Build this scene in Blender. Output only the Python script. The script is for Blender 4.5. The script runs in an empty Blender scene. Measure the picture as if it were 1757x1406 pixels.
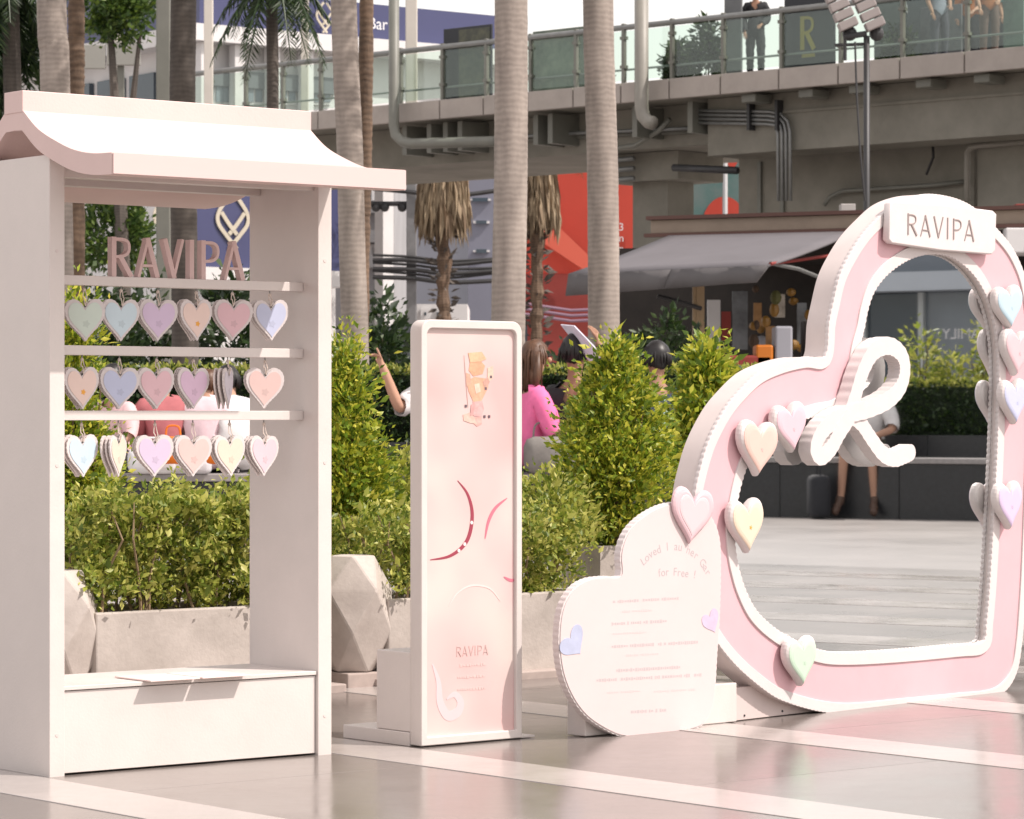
import bpy, bmesh, math, random
import numpy as np
from mathutils import Vector, Matrix
random.seed(7); np.random.seed(7)
R = math.radians
S = bpy.context.scene
COL = S.collection

# ------------------------------------------------------------------ camera, sky, sun, exposure
F, CX, HZ, H = 5400.0, 878.5, 712.0, 1.0          # focal length and horizon of the photograph in its pixels, eye height (m)
cam = bpy.data.cameras.new('camera'); camo = bpy.data.objects.new('camera', cam); COL.objects.link(camo)
camo.location = (0, 0, H); camo.rotation_euler = (R(90), 0, 0)
cam.sensor_width = 36; cam.lens = 36 * F / 1757; cam.shift_y = 9 / 1757
cam.clip_start = 0.1; cam.clip_end = 2000
cam.dof.use_dof = True; cam.dof.focus_distance = 9.8; cam.dof.aperture_fstop = 18
S.camera = camo
SUN_EL = 51.0
SUN_TO = Vector((0.954, -0.300, 0)) * math.cos(R(SUN_EL)) + Vector((0, 0, math.sin(R(SUN_EL))))
W = bpy.data.worlds.new('World'); S.world = W; W.use_nodes = True
nt = W.node_tree; nt.nodes.clear()
sky = nt.nodes.new('ShaderNodeTexSky'); sky.sky_type = 'NISHITA'; sky.sun_disc = False
sky.sun_elevation = R(SUN_EL); sky.sun_rotation = math.atan2(SUN_TO.x, SUN_TO.y)
sky.air_density = 1.0; sky.dust_density = 2.5; sky.ozone_density = 0.4; sky.altitude = 0
bg = nt.nodes.new('ShaderNodeBackground'); bg.inputs['Strength'].default_value = 0.15
wo = nt.nodes.new('ShaderNodeOutputWorld')
hz = nt.nodes.new('ShaderNodeMix'); hz.data_type = 'RGBA'; hz.inputs['Factor'].default_value = 0.62      # even white tropical haze over the whole sky
hz.inputs[7].default_value = (6.7, 6.0, 5.35, 1); nt.links.new(sky.outputs[0], hz.inputs[6]); nt.links.new(hz.outputs[2], bg.inputs[0])
nt.links.new(bg.outputs[0], wo.inputs[0])
sl = bpy.data.lights.new('sun', 'SUN'); sl.energy = 3.2; sl.angle = R(0.53); sl.color = (1.0, 0.915, 0.85)
so = bpy.data.objects.new('sun', sl); COL.objects.link(so)
so.rotation_euler = SUN_TO.to_track_quat('Z', 'Y').to_euler(); so.location = (6, -6, 12)
vs = S.view_settings; vs.view_transform = 'Standard'; vs.look = 'None'; vs.exposure = 0.60; vs.gamma = 1.0
S.cycles.max_bounces = 8; S.cycles.transparent_max_bounces = 12

# ------------------------------------------------------------------ layout helpers
def P(px, py, Y): return Vector(((px - CX) / F * Y, Y, H + (HZ - py) / F * Y))
def G(px, py):
    Y = F * H / (py - HZ); return Vector(((px - CX) / F * Y, Y, 0))
def frame(O, ang):
    M = Matrix.Rotation(R(ang), 4, 'Z'); M.translation = Vector(O); return M
class Plane:                       # vertical plane: u to the right along it, z up, n towards the viewer
    def __init__(s, O, ang):
        s.O = Vector(O); s.u = Vector((math.cos(R(ang)), math.sin(R(ang)), 0)); s.n = Vector((s.u.y, -s.u.x, 0))
    def uv(s, px, py, d=0):
        r = Vector(((px - CX) / F, 1, (HZ - py) / F)); c = Vector((0, 0, H))
        k = (s.n.dot(s.O - c) + d) / s.n.dot(r); p = c + r * k
        return ((p - s.O).dot(s.u), p.z)
    def M(s, d=0):
        m = Matrix.Identity(4)
        m.col[0][:3] = s.u; m.col[1][:3] = (0, 0, 1); m.col[2][:3] = s.n
        o = s.O + s.n * d; m.col[3][:3] = (o.x, o.y, 0); return m
    def uvs(s, pts, d=0): return [s.uv(x, y, d) for x, y in pts]

# ------------------------------------------------------------------ materials
MATS = {}
def mat(name, col, rough=0.55, var=0.0, scale=6.0, bump=0.0, bscale=60.0, metal=0.0, spec=0.5, col2=None, stretch=None, rvar=0.0, emit=0.0):
    if name in MATS: return MATS[name]
    m = bpy.data.materials.new(name); m.use_nodes = True; MATS[name] = m
    n = m.node_tree.nodes; l = m.node_tree.links; b = n['Principled BSDF']
    b.inputs['Roughness'].default_value = rough; b.inputs['Metallic'].default_value = metal
    b.inputs['Specular IOR Level'].default_value = spec
    c = (*col, 1)
    tc = n.new('ShaderNodeTexCoord'); mp = n.new('ShaderNodeMapping'); l.new(tc.outputs['Object'], mp.inputs[0])
    if stretch: mp.inputs['Scale'].default_value = stretch
    if var > 0 or col2:
        nz = n.new('ShaderNodeTexNoise'); nz.inputs['Scale'].default_value = scale; nz.inputs['Detail'].default_value = 6; nz.inputs['Roughness'].default_value = 0.65
        l.new(mp.outputs[0], nz.inputs['Vector'])
        rp = n.new('ShaderNodeValToRGB'); l.new(nz.outputs['Fac'], rp.inputs[0])
        rp.color_ramp.elements[0].position = 0.32; rp.color_ramp.elements[1].position = 0.68
        rp.color_ramp.elements[0].color = (*(col2 if col2 else [x * (1 - var) for x in col]), 1)
        rp.color_ramp.elements[1].color = (*([min(1, x * (1 + var * .5)) for x in col]), 1)
        l.new(rp.outputs[0], b.inputs['Base Color'])
        if rvar:
            mr = n.new('ShaderNodeMapRange'); l.new(nz.outputs['Fac'], mr.inputs[0])
            mr.inputs['From Min'].default_value = .3; mr.inputs['From Max'].default_value = .7
            mr.inputs['To Min'].default_value = max(0.02, rough - rvar); mr.inputs['To Max'].default_value = rough + rvar
            l.new(mr.outputs[0], b.inputs['Roughness'])
    else: b.inputs['Base Color'].default_value = c
    if bump > 0:
        nb = n.new('ShaderNodeTexNoise'); nb.inputs['Scale'].default_value = bscale; nb.inputs['Detail'].default_value = 4
        l.new(mp.outputs[0], nb.inputs['Vector'])
        bp = n.new('ShaderNodeBump'); bp.inputs['Strength'].default_value = bump; bp.inputs['Distance'].default_value = 0.01
        l.new(nb.outputs['Fac'], bp.inputs['Height']); l.new(bp.outputs[0], b.inputs['Normal'])
    if emit > 0:
        b.inputs['Emission Color'].default_value = c; b.inputs['Emission Strength'].default_value = emit
    return m
def leafmat(name, cols, trans=0.3, rough=0.45):
    m = bpy.data.materials.new(name); m.use_nodes = True
    n = m.node_tree.nodes; l = m.node_tree.links; b = n['Principled BSDF']; out = n['Material Output']
    g = n.new('ShaderNodeNewGeometry'); rp = n.new('ShaderNodeValToRGB'); l.new(g.outputs['Random Per Island'], rp.inputs[0])
    e = rp.color_ramp.elements
    while len(e) < len(cols): e.new(0.5)
    for i, c in enumerate(cols): e[i].position = i / max(1, len(cols) - 1); e[i].color = (*c, 1)
    l.new(rp.outputs[0], b.inputs['Base Color']); b.inputs['Roughness'].default_value = rough
    t = n.new('ShaderNodeBsdfTranslucent'); l.new(rp.outputs[0], t.inputs[0])
    mx = n.new('ShaderNodeMixShader'); mx.inputs[0].default_value = trans
    l.new(b.outputs[0], mx.inputs[1]); l.new(t.outputs[0], mx.inputs[2]); l.new(mx.outputs[0], out.inputs[0])
    return m
def glassmat(name, tint, refl=0.06):
    m = bpy.data.materials.new(name); m.use_nodes = True
    n = m.node_tree.nodes; l = m.node_tree.links; n.remove(n['Principled BSDF']); out = n['Material Output']
    t = n.new('ShaderNodeBsdfTransparent'); t.inputs[0].default_value = (*tint, 1)
    g = n.new('ShaderNodeBsdfGlossy'); g.inputs['Roughness'].default_value = 0.03
    mx = n.new('ShaderNodeMixShader'); mx.inputs[0].default_value = refl
    l.new(t.outputs[0], mx.inputs[1]); l.new(g.outputs[0], mx.inputs[2]); l.new(mx.outputs[0], out.inputs[0])
    return m
def barkmat(name, c1, c2, ring=7.0, bump=0.22):
    m = bpy.data.materials.new(name); m.use_nodes = True
    n = m.node_tree.nodes; l = m.node_tree.links; b = n['Principled BSDF']; b.inputs['Roughness'].default_value = .85
    tc = n.new('ShaderNodeTexCoord')
    w = n.new('ShaderNodeTexWave'); w.wave_type = 'BANDS'; w.bands_direction = 'Z'; w.inputs['Scale'].default_value = ring
    w.inputs['Distortion'].default_value = 4.0; w.inputs['Detail'].default_value = 4; w.inputs['Detail Scale'].default_value = 2
    l.new(tc.outputs['Object'], w.inputs['Vector'])
    nz = n.new('ShaderNodeTexNoise'); nz.inputs['Scale'].default_value = 3; nz.inputs['Detail'].default_value = 6
    mp = n.new('ShaderNodeMapping'); mp.inputs['Scale'].default_value = (3, 3, .8)
    l.new(tc.outputs['Object'], mp.inputs[0]); l.new(mp.outputs[0], nz.inputs['Vector'])
    ad = n.new('ShaderNodeMath'); ad.operation = 'MULTIPLY_ADD'; ad.inputs[1].default_value = .11; l.new(w.outputs['Fac'], ad.inputs[0]); 
    sc = n.new('ShaderNodeMath'); sc.operation = 'MULTIPLY'; sc.inputs[1].default_value = .75; l.new(nz.outputs['Fac'], sc.inputs[0]); l.new(sc.outputs[0], ad.inputs[2])
    rp = n.new('ShaderNodeValToRGB'); l.new(ad.outputs[0], rp.inputs[0])
    rp.color_ramp.elements[0].position = .25; rp.color_ramp.elements[1].position = .66
    rp.color_ramp.elements[0].color = (*c1, 1); rp.color_ramp.elements[1].color = (*c2, 1)
    l.new(rp.outputs[0], b.inputs['Base Color'])
    bp = n.new('ShaderNodeBump'); bp.inputs['Strength'].default_value = bump; bp.inputs['Distance'].default_value = .02
    l.new(ad.outputs[0], bp.inputs['Height']); l.new(bp.outputs[0], b.inputs['Normal'])
    return m

white_paint = mat('white painted board', (.635, .575, .548), .42, var=.05, scale=5, bump=.05, bscale=140, rvar=.08)
pink_roof = mat('pale pink painted roof', (.64, .475, .45), .5, var=.05, scale=4, bump=.06, bscale=120)
pink_letter = mat('dusty pink letter', (.60, .43, .41), .5, var=.05)
cream_side = mat('cream foam side', (.62, .54, .52), .6, var=.05, scale=8)
pink_band = mat('soft pink face', (.66, .405, .44), .5, var=.035, scale=7)
white_trim = mat('white foam trim', (.64, .58, .572), .55, var=.03, scale=20, bump=.08, bscale=200)
tag_wood = mat('tag plywood edge', (.68, .61, .59), .6, var=.08, scale=30)
string_m = mat('beige cotton string', (.62, .52, .46), .9, var=.2, scale=80)
metal_dark = mat('dark grey metal', (.028, .028, .03), .5, var=.2)
metal_grey = mat('galvanised metal', (.22, .225, .22), .45, metal=.4, var=.15)
concrete = mat('cast concrete', (.47, .42, .385), .85, var=.28, scale=3.2, bump=.15, bscale=70, col2=(.34, .30, .27))
stone = mat('pale faceted stone', (.52, .465, .425), .75, var=.2, scale=4, bump=.12, bscale=60, col2=(.38, .33, .30))
black_granite = mat('black granite', (.022, .023, .026), .35, var=.3, scale=25, bump=.05)
grey_granite = mat('grey granite ledge', (.30, .28, .275), .5, var=.2, scale=20)
soil = mat('planter soil', (.07, .05, .035), .95, var=.4, scale=30, bump=.6, bscale=60)
bark_royal = barkmat('ringed palm bark', (.20, .168, .147), (.38, .325, .285))
bark_brown = barkmat('brown fibrous bark', (.07, .045, .03), (.20, .13, .085), ring=5, bump=1)
bark_dark = barkmat('dark palm bark', (.05, .042, .036), (.12, .10, .085))
skirt_m = leafmat('dry palm skirt', [(.20, .14, .09), (.34, .26, .17), (.42, .33, .22)], .15, .8)
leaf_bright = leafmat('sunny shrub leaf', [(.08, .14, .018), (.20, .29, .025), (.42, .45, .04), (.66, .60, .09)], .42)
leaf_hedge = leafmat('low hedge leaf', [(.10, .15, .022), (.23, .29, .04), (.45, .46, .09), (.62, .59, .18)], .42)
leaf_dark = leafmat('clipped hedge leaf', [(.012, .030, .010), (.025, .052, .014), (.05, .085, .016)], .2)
leaf_tree = leafmat('background tree leaf', [(.02, .05, .012), (.06, .11, .02), (.13, .19, .03)], .35)
leaf_palm = leafmat('palm frond leaflet', [(.012, .028, .012), (.03, .06, .02), (.07, .11, .035)], .25)
twig = mat('shrub twig', (.14, .09, .05), .9, var=.3, scale=30)
skin_a = mat('light tan skin', (.46, .26, .18), .75, var=.06)
skin_b = mat('tan skin', (.34, .185, .12), .75, var=.06)
hair_brown = mat('brown hair', (.10, .045, .022), .5, var=.4, scale=60, stretch=(1, 1, .15))
hair_black = mat('black hair', (.012, .010, .010), .45, var=.4, scale=60, stretch=(1, 1, .15))
shoe_m = mat('brown sandal leather', (.09, .05, .035), .6)
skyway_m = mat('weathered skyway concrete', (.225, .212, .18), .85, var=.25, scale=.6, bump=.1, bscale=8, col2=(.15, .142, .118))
fascia_m = mat('skyway fascia panel', (.35, .31, .28), .7, var=.14, scale=1.5)
pipe_m = mat('grey green drain pipe', (.16, .16, .138), .5, var=.12, scale=2)
glass_green = glassmat('green railing glass', (.86, .93, .89))
glass_dark = mat('dark window glass', (.05, .07, .09), .08, var=.2, scale=.5)
glass_blue = mat('grey blue window glass', (.17, .20, .23), .12, var=.2, scale=.4)
bank_blue = mat('blue sign panel', (.05, .055, .135), .4, var=.06, scale=.4)
white_wall = mat('white rendered wall', (.62, .61, .61), .7, var=.12, scale=.5)
gold_m = mat('pale gold emblem', (.50, .45, .36), .45, var=.08)
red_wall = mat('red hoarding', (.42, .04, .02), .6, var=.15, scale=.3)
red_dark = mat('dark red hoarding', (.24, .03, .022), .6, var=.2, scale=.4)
awning_m = mat('grey awning fabric', (.118, .110, .119), .8, var=.1, scale=1.2, bump=.12, bscale=6)  # fabric darkened to stand in for shade falling on the awning

# ------------------------------------------------------------------ mesh helpers
class MB:
    def __init__(s, M=None): s.v = []; s.f = []; s.M = M
    def add(s, vs, fs, M=None):
        b = len(s.v); m = M if M is not None else s.M
        s.v += [(m @ Vector(v)) if m is not None else Vector(v) for v in vs]
        s.f += [tuple(i + b for i in f) for f in fs]
    def box(s, x0, x1, y0, y1, z0, z1, M=None, c=0.0):
        if c <= 0:
            s.add([(x0,y0,z0),(x1,y0,z0),(x1,y1,z0),(x0,y1,z0),(x0,y0,z1),(x1,y0,z1),(x1,y1,z1),(x0,y1,z1)],
                  [(3,2,1,0),(4,5,6,7),(0,1,5,4),(1,2,6,5),(2,3,7,6),(3,0,4,7)], M)
        else:
            bm = bmesh.new(); bmesh.ops.create_cube(bm, size=1)
            for v in bm.verts: v.co = Vector(((x0+x1)/2 + v.co.x*(x1-x0), (y0+y1)/2 + v.co.y*(y1-y0), (z0+z1)/2 + v.co.z*(z1-z0)))
            bmesh.ops.bevel(bm, geom=bm.edges[:], offset=c, segments=2, affect='EDGES', profile=.5)
            bm.verts.index_update(); s.add([v.co[:] for v in bm.verts], [tuple(v.index for v in f.verts) for f in bm.faces], M); bm.free()
    def prism(s, poly, z0, z1, M=None):          # polygon in x,y pushed along z
        n = len(poly); a = sum(poly[i][0]*poly[(i+1)%n][1] - poly[(i+1)%n][0]*poly[i][1] for i in range(n))
        if a < 0: poly = poly[::-1]
        vs = [(p[0], p[1], z0) for p in poly] + [(p[0], p[1], z1) for p in poly]
        s.add(vs, [tuple(range(n-1, -1, -1)), tuple(range(n, 2*n))] + [(i, (i+1)%n, n+(i+1)%n, n+i) for i in range(n)], M)
    def strip(s, pts, w, z0, z1, M=None, dz=0.0, cap=0):   # flat stroke along pts, width w (number or list), pushed along z
        n = len(pts); L = []; Rr = []; cum = 0
        for i in range(n):
            a = Vector(pts[max(0,i-1)]); b = Vector(pts[min(n-1,i+1)]); d = (b-a); d = d.normalized() if d.length > 1e-9 else Vector((1,0))
            nn = Vector((-d.y, d.x)); ww = (w[i] if isinstance(w, (list, tuple)) else w)/2
            q = Vector(pts[i]); L.append(q+nn*ww); Rr.append(q-nn*ww)
        vs = []
        for i in range(n):
            o = dz*i/max(1,n-1)
            vs += [(L[i].x,L[i].y,z0+o),(Rr[i].x,Rr[i].y,z0+o),(L[i].x,L[i].y,z1+o),(Rr[i].x,Rr[i].y,z1+o)]
        fs = []
        for i in range(n-1):
            a = 4*i; b = a+4
            fs += [(a+2,a+3,b+3,b+2),(a,b,b+1,a+1),(a,a+2,b+2,b),(a+1,b+1,b+3,a+3)]
        fs += [(0,1,3,2),(4*n-4,4*n-2,4*n-1,4*n-3)]
        s.add(vs, fs, M)
    def tube(s, pts, r, n=8, M=None, cap=True):
        pts = [Vector(p) for p in pts]; m = len(pts); vs = []; fs = []; up = Vector((0,0,1)); prev = None
        for i, p in enumerate(pts):
            d = (pts[min(m-1,i+1)] - pts[max(0,i-1)]).normalized()
            if prev is None:
                a = d.cross(up); a = a if a.length > .05 else d.cross(Vector((1,0,0))); a.normalize()
            else:
                a = prev - d*prev.dot(d); a.normalize()
            prev = a; b = d.cross(a); rr = r[i] if isinstance(r, (list, tuple)) else r
            vs += [p + (a*math.cos(2*math.pi*k/n) + b*math.sin(2*math.pi*k/n))*rr for k in range(n)]
        for i in range(m-1):
            for k in range(n): fs.append((i*n+k, i*n+(k+1)%n, (i+1)*n+(k+1)%n, (i+1)*n+k))
        if cap: fs += [tuple(range(n-1,-1,-1)), tuple((m-1)*n+k for k in range(n))]
        s.add(vs, fs, M)
    def ball(s, c, r, M=None, seg=12, rings=8):
        rx, ry, rz = r if isinstance(r, (tuple, list)) else (r, r, r); vs = [(c[0],c[1],c[2]+rz)]; fs = []
        for i in range(1, rings):
            t = math.pi*i/rings
            for k in range(seg): f = 2*math.pi*k/seg; vs.append((c[0]+rx*math.sin(t)*math.cos(f), c[1]+ry*math.sin(t)*math.sin(f), c[2]+rz*math.cos(t)))
        vs.append((c[0],c[1],c[2]-rz)); e = len(vs)-1
        for k in range(seg):
            fs.append((0, 1+k, 1+(k+1)%seg)); fs.append((e, 1+(rings-2)*seg+(k+1)%seg, 1+(rings-2)*seg+k))
            for i in range(rings-2):
                a = 1+i*seg+k; b = 1+i*seg+(k+1)%seg; fs.append((a, a+seg, b+seg, b))
        s.add(vs, fs, M)
WO = {}
def obj(name, mb, m, parent=None, smooth=False, origin=None):
    V = mb.v
    if parent is not None: o = WO[parent.name]
    elif origin is not None: o = Vector(origin)
    else:
        xs = [v.x for v in V]; ys = [v.y for v in V]; o = Vector(((min(xs)+max(xs))/2, (min(ys)+max(ys))/2, min(v.z for v in V)))
    me = bpy.data.meshes.new(name); me.from_pydata([tuple(v - o) for v in V], [], mb.f); me.update()
    return link(name, me, m, parent, o, smooth)
def link(name, me, m, parent, o, smooth=False):
    me.materials.append(m)
    if smooth: me.polygons.foreach_set('use_smooth', [True]*len(me.polygons))
    ob = bpy.data.objects.new(name, me); COL.objects.link(ob)
    if parent is not None: ob.parent = parent
    else: ob.location = o
    WO[ob.name] = Vector(o)
    return ob
def tag(o, label=None, cat=None, group=None, kind=None):
    if label: o['label'] = label
    if cat: o['category'] = cat
    if group: o['group'] = group
    if kind: o['kind'] = kind
    return o
def thing(name, label, cat, loc, group=None):
    o = bpy.data.objects.new(name, None); COL.objects.link(o); o.location = loc; o.empty_display_size = .1
    WO[o.name] = Vector(loc); return tag(o, label, cat, group)
def npmesh(name, V, faces, m, parent, kind=None):    # V (n,3) world coords, faces (m,k) of equal size
    o = WO[parent.name] if parent is not None else Vector((float(V[:,0].mean()), float(V[:,1].mean()), float(V[:,2].min())))
    V = V - np.array(o[:]); k = faces.shape[1]; nf = faces.shape[0]
    me = bpy.data.meshes.new(name); me.vertices.add(len(V)); me.vertices.foreach_set('co', V.astype(np.float32).ravel())
    me.loops.add(nf*k); me.loops.foreach_set('vertex_index', faces.astype(np.int32).ravel())
    me.polygons.add(nf); me.polygons.foreach_set('loop_start', (np.arange(nf)*k).astype(np.int32))
    me.update(calc_edges=True); me.validate()
    ob = link(name, me, m, parent, o)
    if kind: ob['kind'] = kind
    return ob
def leaves(pts, axis, size, wr=.45, fold=.25):       # folded diamond leaves -> (V, faces)
    n = len(pts); axis = axis/np.linalg.norm(axis, axis=1, keepdims=True)
    rnd = np.random.normal(size=(n,3)); side = np.cross(axis, rnd); side /= np.linalg.norm(side, axis=1, keepdims=True)+1e-9
    nor = np.cross(axis, side); s = size[:,None]
    a = pts; t = pts+axis*s; mid = pts+axis*s*.45
    l = mid+side*s*wr*.5+nor*s*fold*.3; r = mid-side*s*wr*.5+nor*s*fold*.3
    V = np.stack([a, r, t, l], 1).reshape(-1, 3); b = np.arange(n)*4
    Fc = np.concatenate([np.stack([b, b+1, b+2], 1), np.stack([b, b+2, b+3], 1)])
    return V, Fc
def plate(name, loops, z0, z1, M, m, parent, bevel=0.0):     # filled outline with holes, pushed along the plane's normal
    cu = bpy.data.curves.new('outline', 'CURVE'); cu.dimensions = '2D'; cu.fill_mode = 'BOTH'
    cu.extrude = max(1e-4, (z1-z0)/2 - bevel); cu.bevel_depth = bevel; cu.offset = -bevel; cu.bevel_resolution = 1
    for lp in loops:
        sp = cu.splines.new('POLY'); sp.points.add(len(lp)-1)
        sp.points.foreach_set('co', [c for p in lp for c in (p[0], p[1], 0, 1)]); sp.use_cyclic_u = True
    ob = bpy.data.objects.new('outline', cu); COL.objects.link(ob)
    dg = bpy.context.evaluated_depsgraph_get()
    me = bpy.data.meshes.new_from_object(ob.evaluated_get(dg)); bpy.data.objects.remove(ob)
    o = WO[parent.name] if parent is not None else Vector(M.translation)
    me.transform(Matrix.Translation(-o) @ M @ Matrix.Translation((0,0,(z0+z1)/2))); me.name = name; me.materials.clear()
    return link(name, me, m, parent, o)
def catmull(pts, n=6, closed=True):
    out = []; N = len(pts); rng = range(N) if closed else range(N-1)
    for i in rng:
        g = (lambda k: Vector(pts[k % N])) if closed else (lambda k: Vector(pts[min(max(k,0),N-1)]))
        p0, p1, p2, p3 = g(i-1), g(i), g(i+1), g(i+2)
        for j in range(n):
            t = j/n; out.append(.5*((2*p1)+(p2-p0)*t+(2*p0-5*p1+4*p2-p3)*t*t+(3*p1-p0-3*p2+p3)*t**3))
    if not closed: out.append(Vector(pts[-1]))
    return out
def resample(pts, step):
    pts = [Vector(p) for p in pts]; N = len(pts); L = [0]
    for i in range(N): L.append(L[-1] + (pts[(i+1)%N]-pts[i]).length)
    n = max(8, int(L[-1]/step)); out = []; j = 0
    for k in range(n):
        d = L[-1]*k/n
        while L[j+1] < d: j += 1
        out.append(pts[j].lerp(pts[(j+1)%N], (d-L[j])/max(1e-9, L[j+1]-L[j])))
    return out
def offset(pts, d):               # positive = outward
    N = len(pts); a = sum(pts[i].x*pts[(i+1)%N].y - pts[(i+1)%N].x*pts[i].y for i in range(N)); sg = 1 if a > 0 else -1
    out = []
    for i in range(N):
        t = (pts[(i+2)%N]-pts[(i-2)%N]).normalized(); nn = Vector((t.y, -t.x))*sg
        out.append(pts[i]+nn*(d[i] if isinstance(d, list) else d))
    return out
def scallop(pts, wave=.022, amp=.0045):
    q = resample(pts, wave/6); n = len(q); k = max(1, round(n/6))
    return offset(q, [amp*.5*abs(math.sin(math.pi*k*i/n)) for i in range(n)])
def heart2d(w, h, n=40):
    o = []
    for i in range(n):
        t = 2*math.pi*i/n; x = 16*math.copysign(abs(math.sin(t))**2.35, math.sin(t)); y = 13*math.cos(t)-5*math.cos(2*t)-2*math.cos(3*t)-math.cos(4*t)
        o.append(Vector((x/32*w, (y+2.6)/29*h)))
    return o
LET = {  # strokes in a unit-high cell: (polyline, stroke weight), and the cell's advance
 'R': ([([(.06,0),(.06,1)],1),([(.06,.94),(.30,.94),(.44,.88),(.48,.74),(.44,.60),(.30,.52),(.10,.50)],.6),([(.24,.5),(.54,0)],1)], .60),
 'A': ([([(.03,0),(.30,1)],.6),([(.28,1),(.56,0)],1),([(.13,.30),(.46,.30)],.5)], .62),
 'V': ([([(.03,1),(.30,0)],1),([(.28,0),(.54,1)],.6)], .60),
 'I': ([([(.08,0),(.08,1)],1)], .24),
 'P': ([([(.06,0),(.06,1)],1),([(.06,.94),(.30,.94),(.44,.87),(.48,.72),(.44,.57),(.30,.48),(.08,.46)],.6)], .54)}
def letters(word, x, y, h, wt, z0, z1, M, m, parent, name='letter', gap=.10, wide=1.0):
    for ch in word:
        st, adv = LET[ch]; mb = MB(M)
        for i, (pl, k) in enumerate(st):
            pp = catmull(pl, 4, False) if len(pl) > 3 else pl
            mb.strip([(x+p[0]*h*wide, y+p[1]*h) for p in pp], wt*k*h, z0, z1+i*.0004)
        obj(name, mb, m, parent); x += (adv+gap)*h*wide
def textmesh(txt, size, x, y, z, M, m, parent, name='lettering', ang=0.0):
    cu = bpy.data.curves.new('txt', 'FONT'); cu.body = txt; cu.size = size; cu.align_x = 'CENTER'; cu.extrude = .0001
    ob = bpy.data.objects.new('txt', cu); COL.objects.link(ob); dg = bpy.context.evaluated_depsgraph_get()
    me = bpy.data.meshes.new_from_object(ob.evaluated_get(dg)); bpy.data.objects.remove(ob)
    o = WO[parent.name]; me.transform(Matrix.Translation(-o) @ M @ Matrix.Translation((x, y, z)) @ Matrix.Rotation(ang, 4, 'Z')); me.materials.clear()
    return link(name, me, m, parent, o)
exec_parts = None

# ------------------------------------------------------------------ ground and paving
UA = 39.5; U = Vector((math.cos(R(UA)), math.sin(R(UA)), 0)); Wd = Vector((-U.y, U.x, 0))
pave_dark = mat('polished grey paving', (.19, .165, .152), .19, var=.2, scale=1.6, bump=.014, bscale=90, rvar=.07, spec=.5)
pave_light = mat('polished pale paving band', (.41, .37, .35), .2, var=.08, scale=2.5, bump=.02, bscale=90, rvar=.06)
pave_mid = mat('satin warm grey paving', (.25, .222, .207), .32, var=.16, scale=1.6, bump=.014, bscale=90, rvar=.07)
mb = MB(); mb.add([(-400,-200,0),(400,-200,0),(400,600,0),(-400,600,0)], [(0,1,2,3)])
ground = tag(obj('ground', mb, mat('grey plaza ground', (.34, .31, .295), .35, var=.12, scale=.7, bump=.02, bscale=60, rvar=.06), origin=(0,0,0)), kind='structure')
MP = frame((0,0,0), UA)
for m_ in (pave_dark, pave_mid):      # each slab is cut from a slightly different stone
    n_ = m_.node_tree.nodes; l_ = m_.node_tree.links; b_ = n_['Principled BSDF']; src = b_.inputs['Base Color'].links[0].from_socket
    oi = n_.new('ShaderNodeObjectInfo'); hv = n_.new('ShaderNodeHueSaturation'); mr = n_.new('ShaderNodeMapRange'); mr.inputs['To Min'].default_value = .90; mr.inputs['To Max'].default_value = 1.10
    l_.new(oi.outputs['Random'], mr.inputs[0]); l_.new(mr.outputs[0], hv.inputs['Value']); l_.new(src, hv.inputs['Color']); l_.new(hv.outputs[0], b_.inputs['Base Color'])
SP, BW, B0 = 1.243, .27, 5.60
for k in range(-3, 9):
    u0 = B0 + SP*k; far = k >= 4; BW = .46 if far else .27; pave_d = pave_mid if far else pave_dark
    mb = MB(MP); mb.box(u0-BW/2+.002, u0+BW/2-.002, -26, 9.6, -.02, .008, c=.0015); obj('paving_band', mb, pave_light, ground)
    ws = [-26, -14, -8] + [-4+1.7*i+.85*(k % 2) for i in range(8)] + [9.6]
    for w0_, w1_ in zip(ws[:-1], ws[1:]):
        mb = MB(MP); mb.box(u0+BW/2+.002, u0+SP-(.46 if k >= 3 else .27)/2-.002, w0_+.0012, w1_-.0012, -.02, .006, c=.001); obj('paving_slab', mb, pave_d, ground)
# ------------------------------------------------------------------ skyway (far elevated walkway)
SD = Vector((.742, -.670, 0)); ND = Vector((.670, .742, 0)); BO = Vector((-3.78, 64.1, 0))
MBR = Matrix.Identity(4); MBR.col[0][:3] = SD; MBR.col[1][:3] = ND; MBR.col[2][:3] = (0,0,1); MBR.col[3][:3] = BO
def Bs(px, py, d=0.0):
    k = (px-CX)/F; Y = (ND.dot(BO)+d)/(k*ND.x+ND.y); p = Vector((k*Y, Y, 0)); return (p-BO).dot(SD), H+(HZ-py)/F*Y
ZF = H + 6.2; ZFB = ZF - .37
sw = thing('skyway', 'grey concrete elevated walkway with glass railing crossing behind the palms', 'walkway', BO)
joints = [Bs(x, 0)[0] for x in (300,356,416,480,545,612,682,754,829,905,983,1065,1148,1236,1336,1438,1544,1655,1770,1900)]
for a, b in zip(joints[:-1], joints[1:]):
    mb = MB(MBR); mb.box(a+.015, b-.015, 0, .12, ZFB, ZF, c=.01); obj('fascia_panel', mb, fascia_m, sw)
    mb = MB(MBR); mb.box(a+.05, b-.05, .10, .115, ZF+.05, ZF+.98); obj('glass_pane', mb, glass_green, sw)
    mb = MB(MBR); mb.box(a-.03, a+.03, .06, .14, ZF, ZF+1.12); mb.box(a-.06, a+.06, .05, .15, ZF+.28, ZF+.34); mb.box(a-.06, a+.06, .05, .15, ZF+.82, ZF+.88); obj('railing_post', mb, pipe_m, sw)
mb = MB(MBR); mb.tube([(joints[0],.1,ZF+1.05),(joints[-1],.1,ZF+1.05)], .055, 8); obj('handrail', mb, metal_grey, sw)
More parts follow.
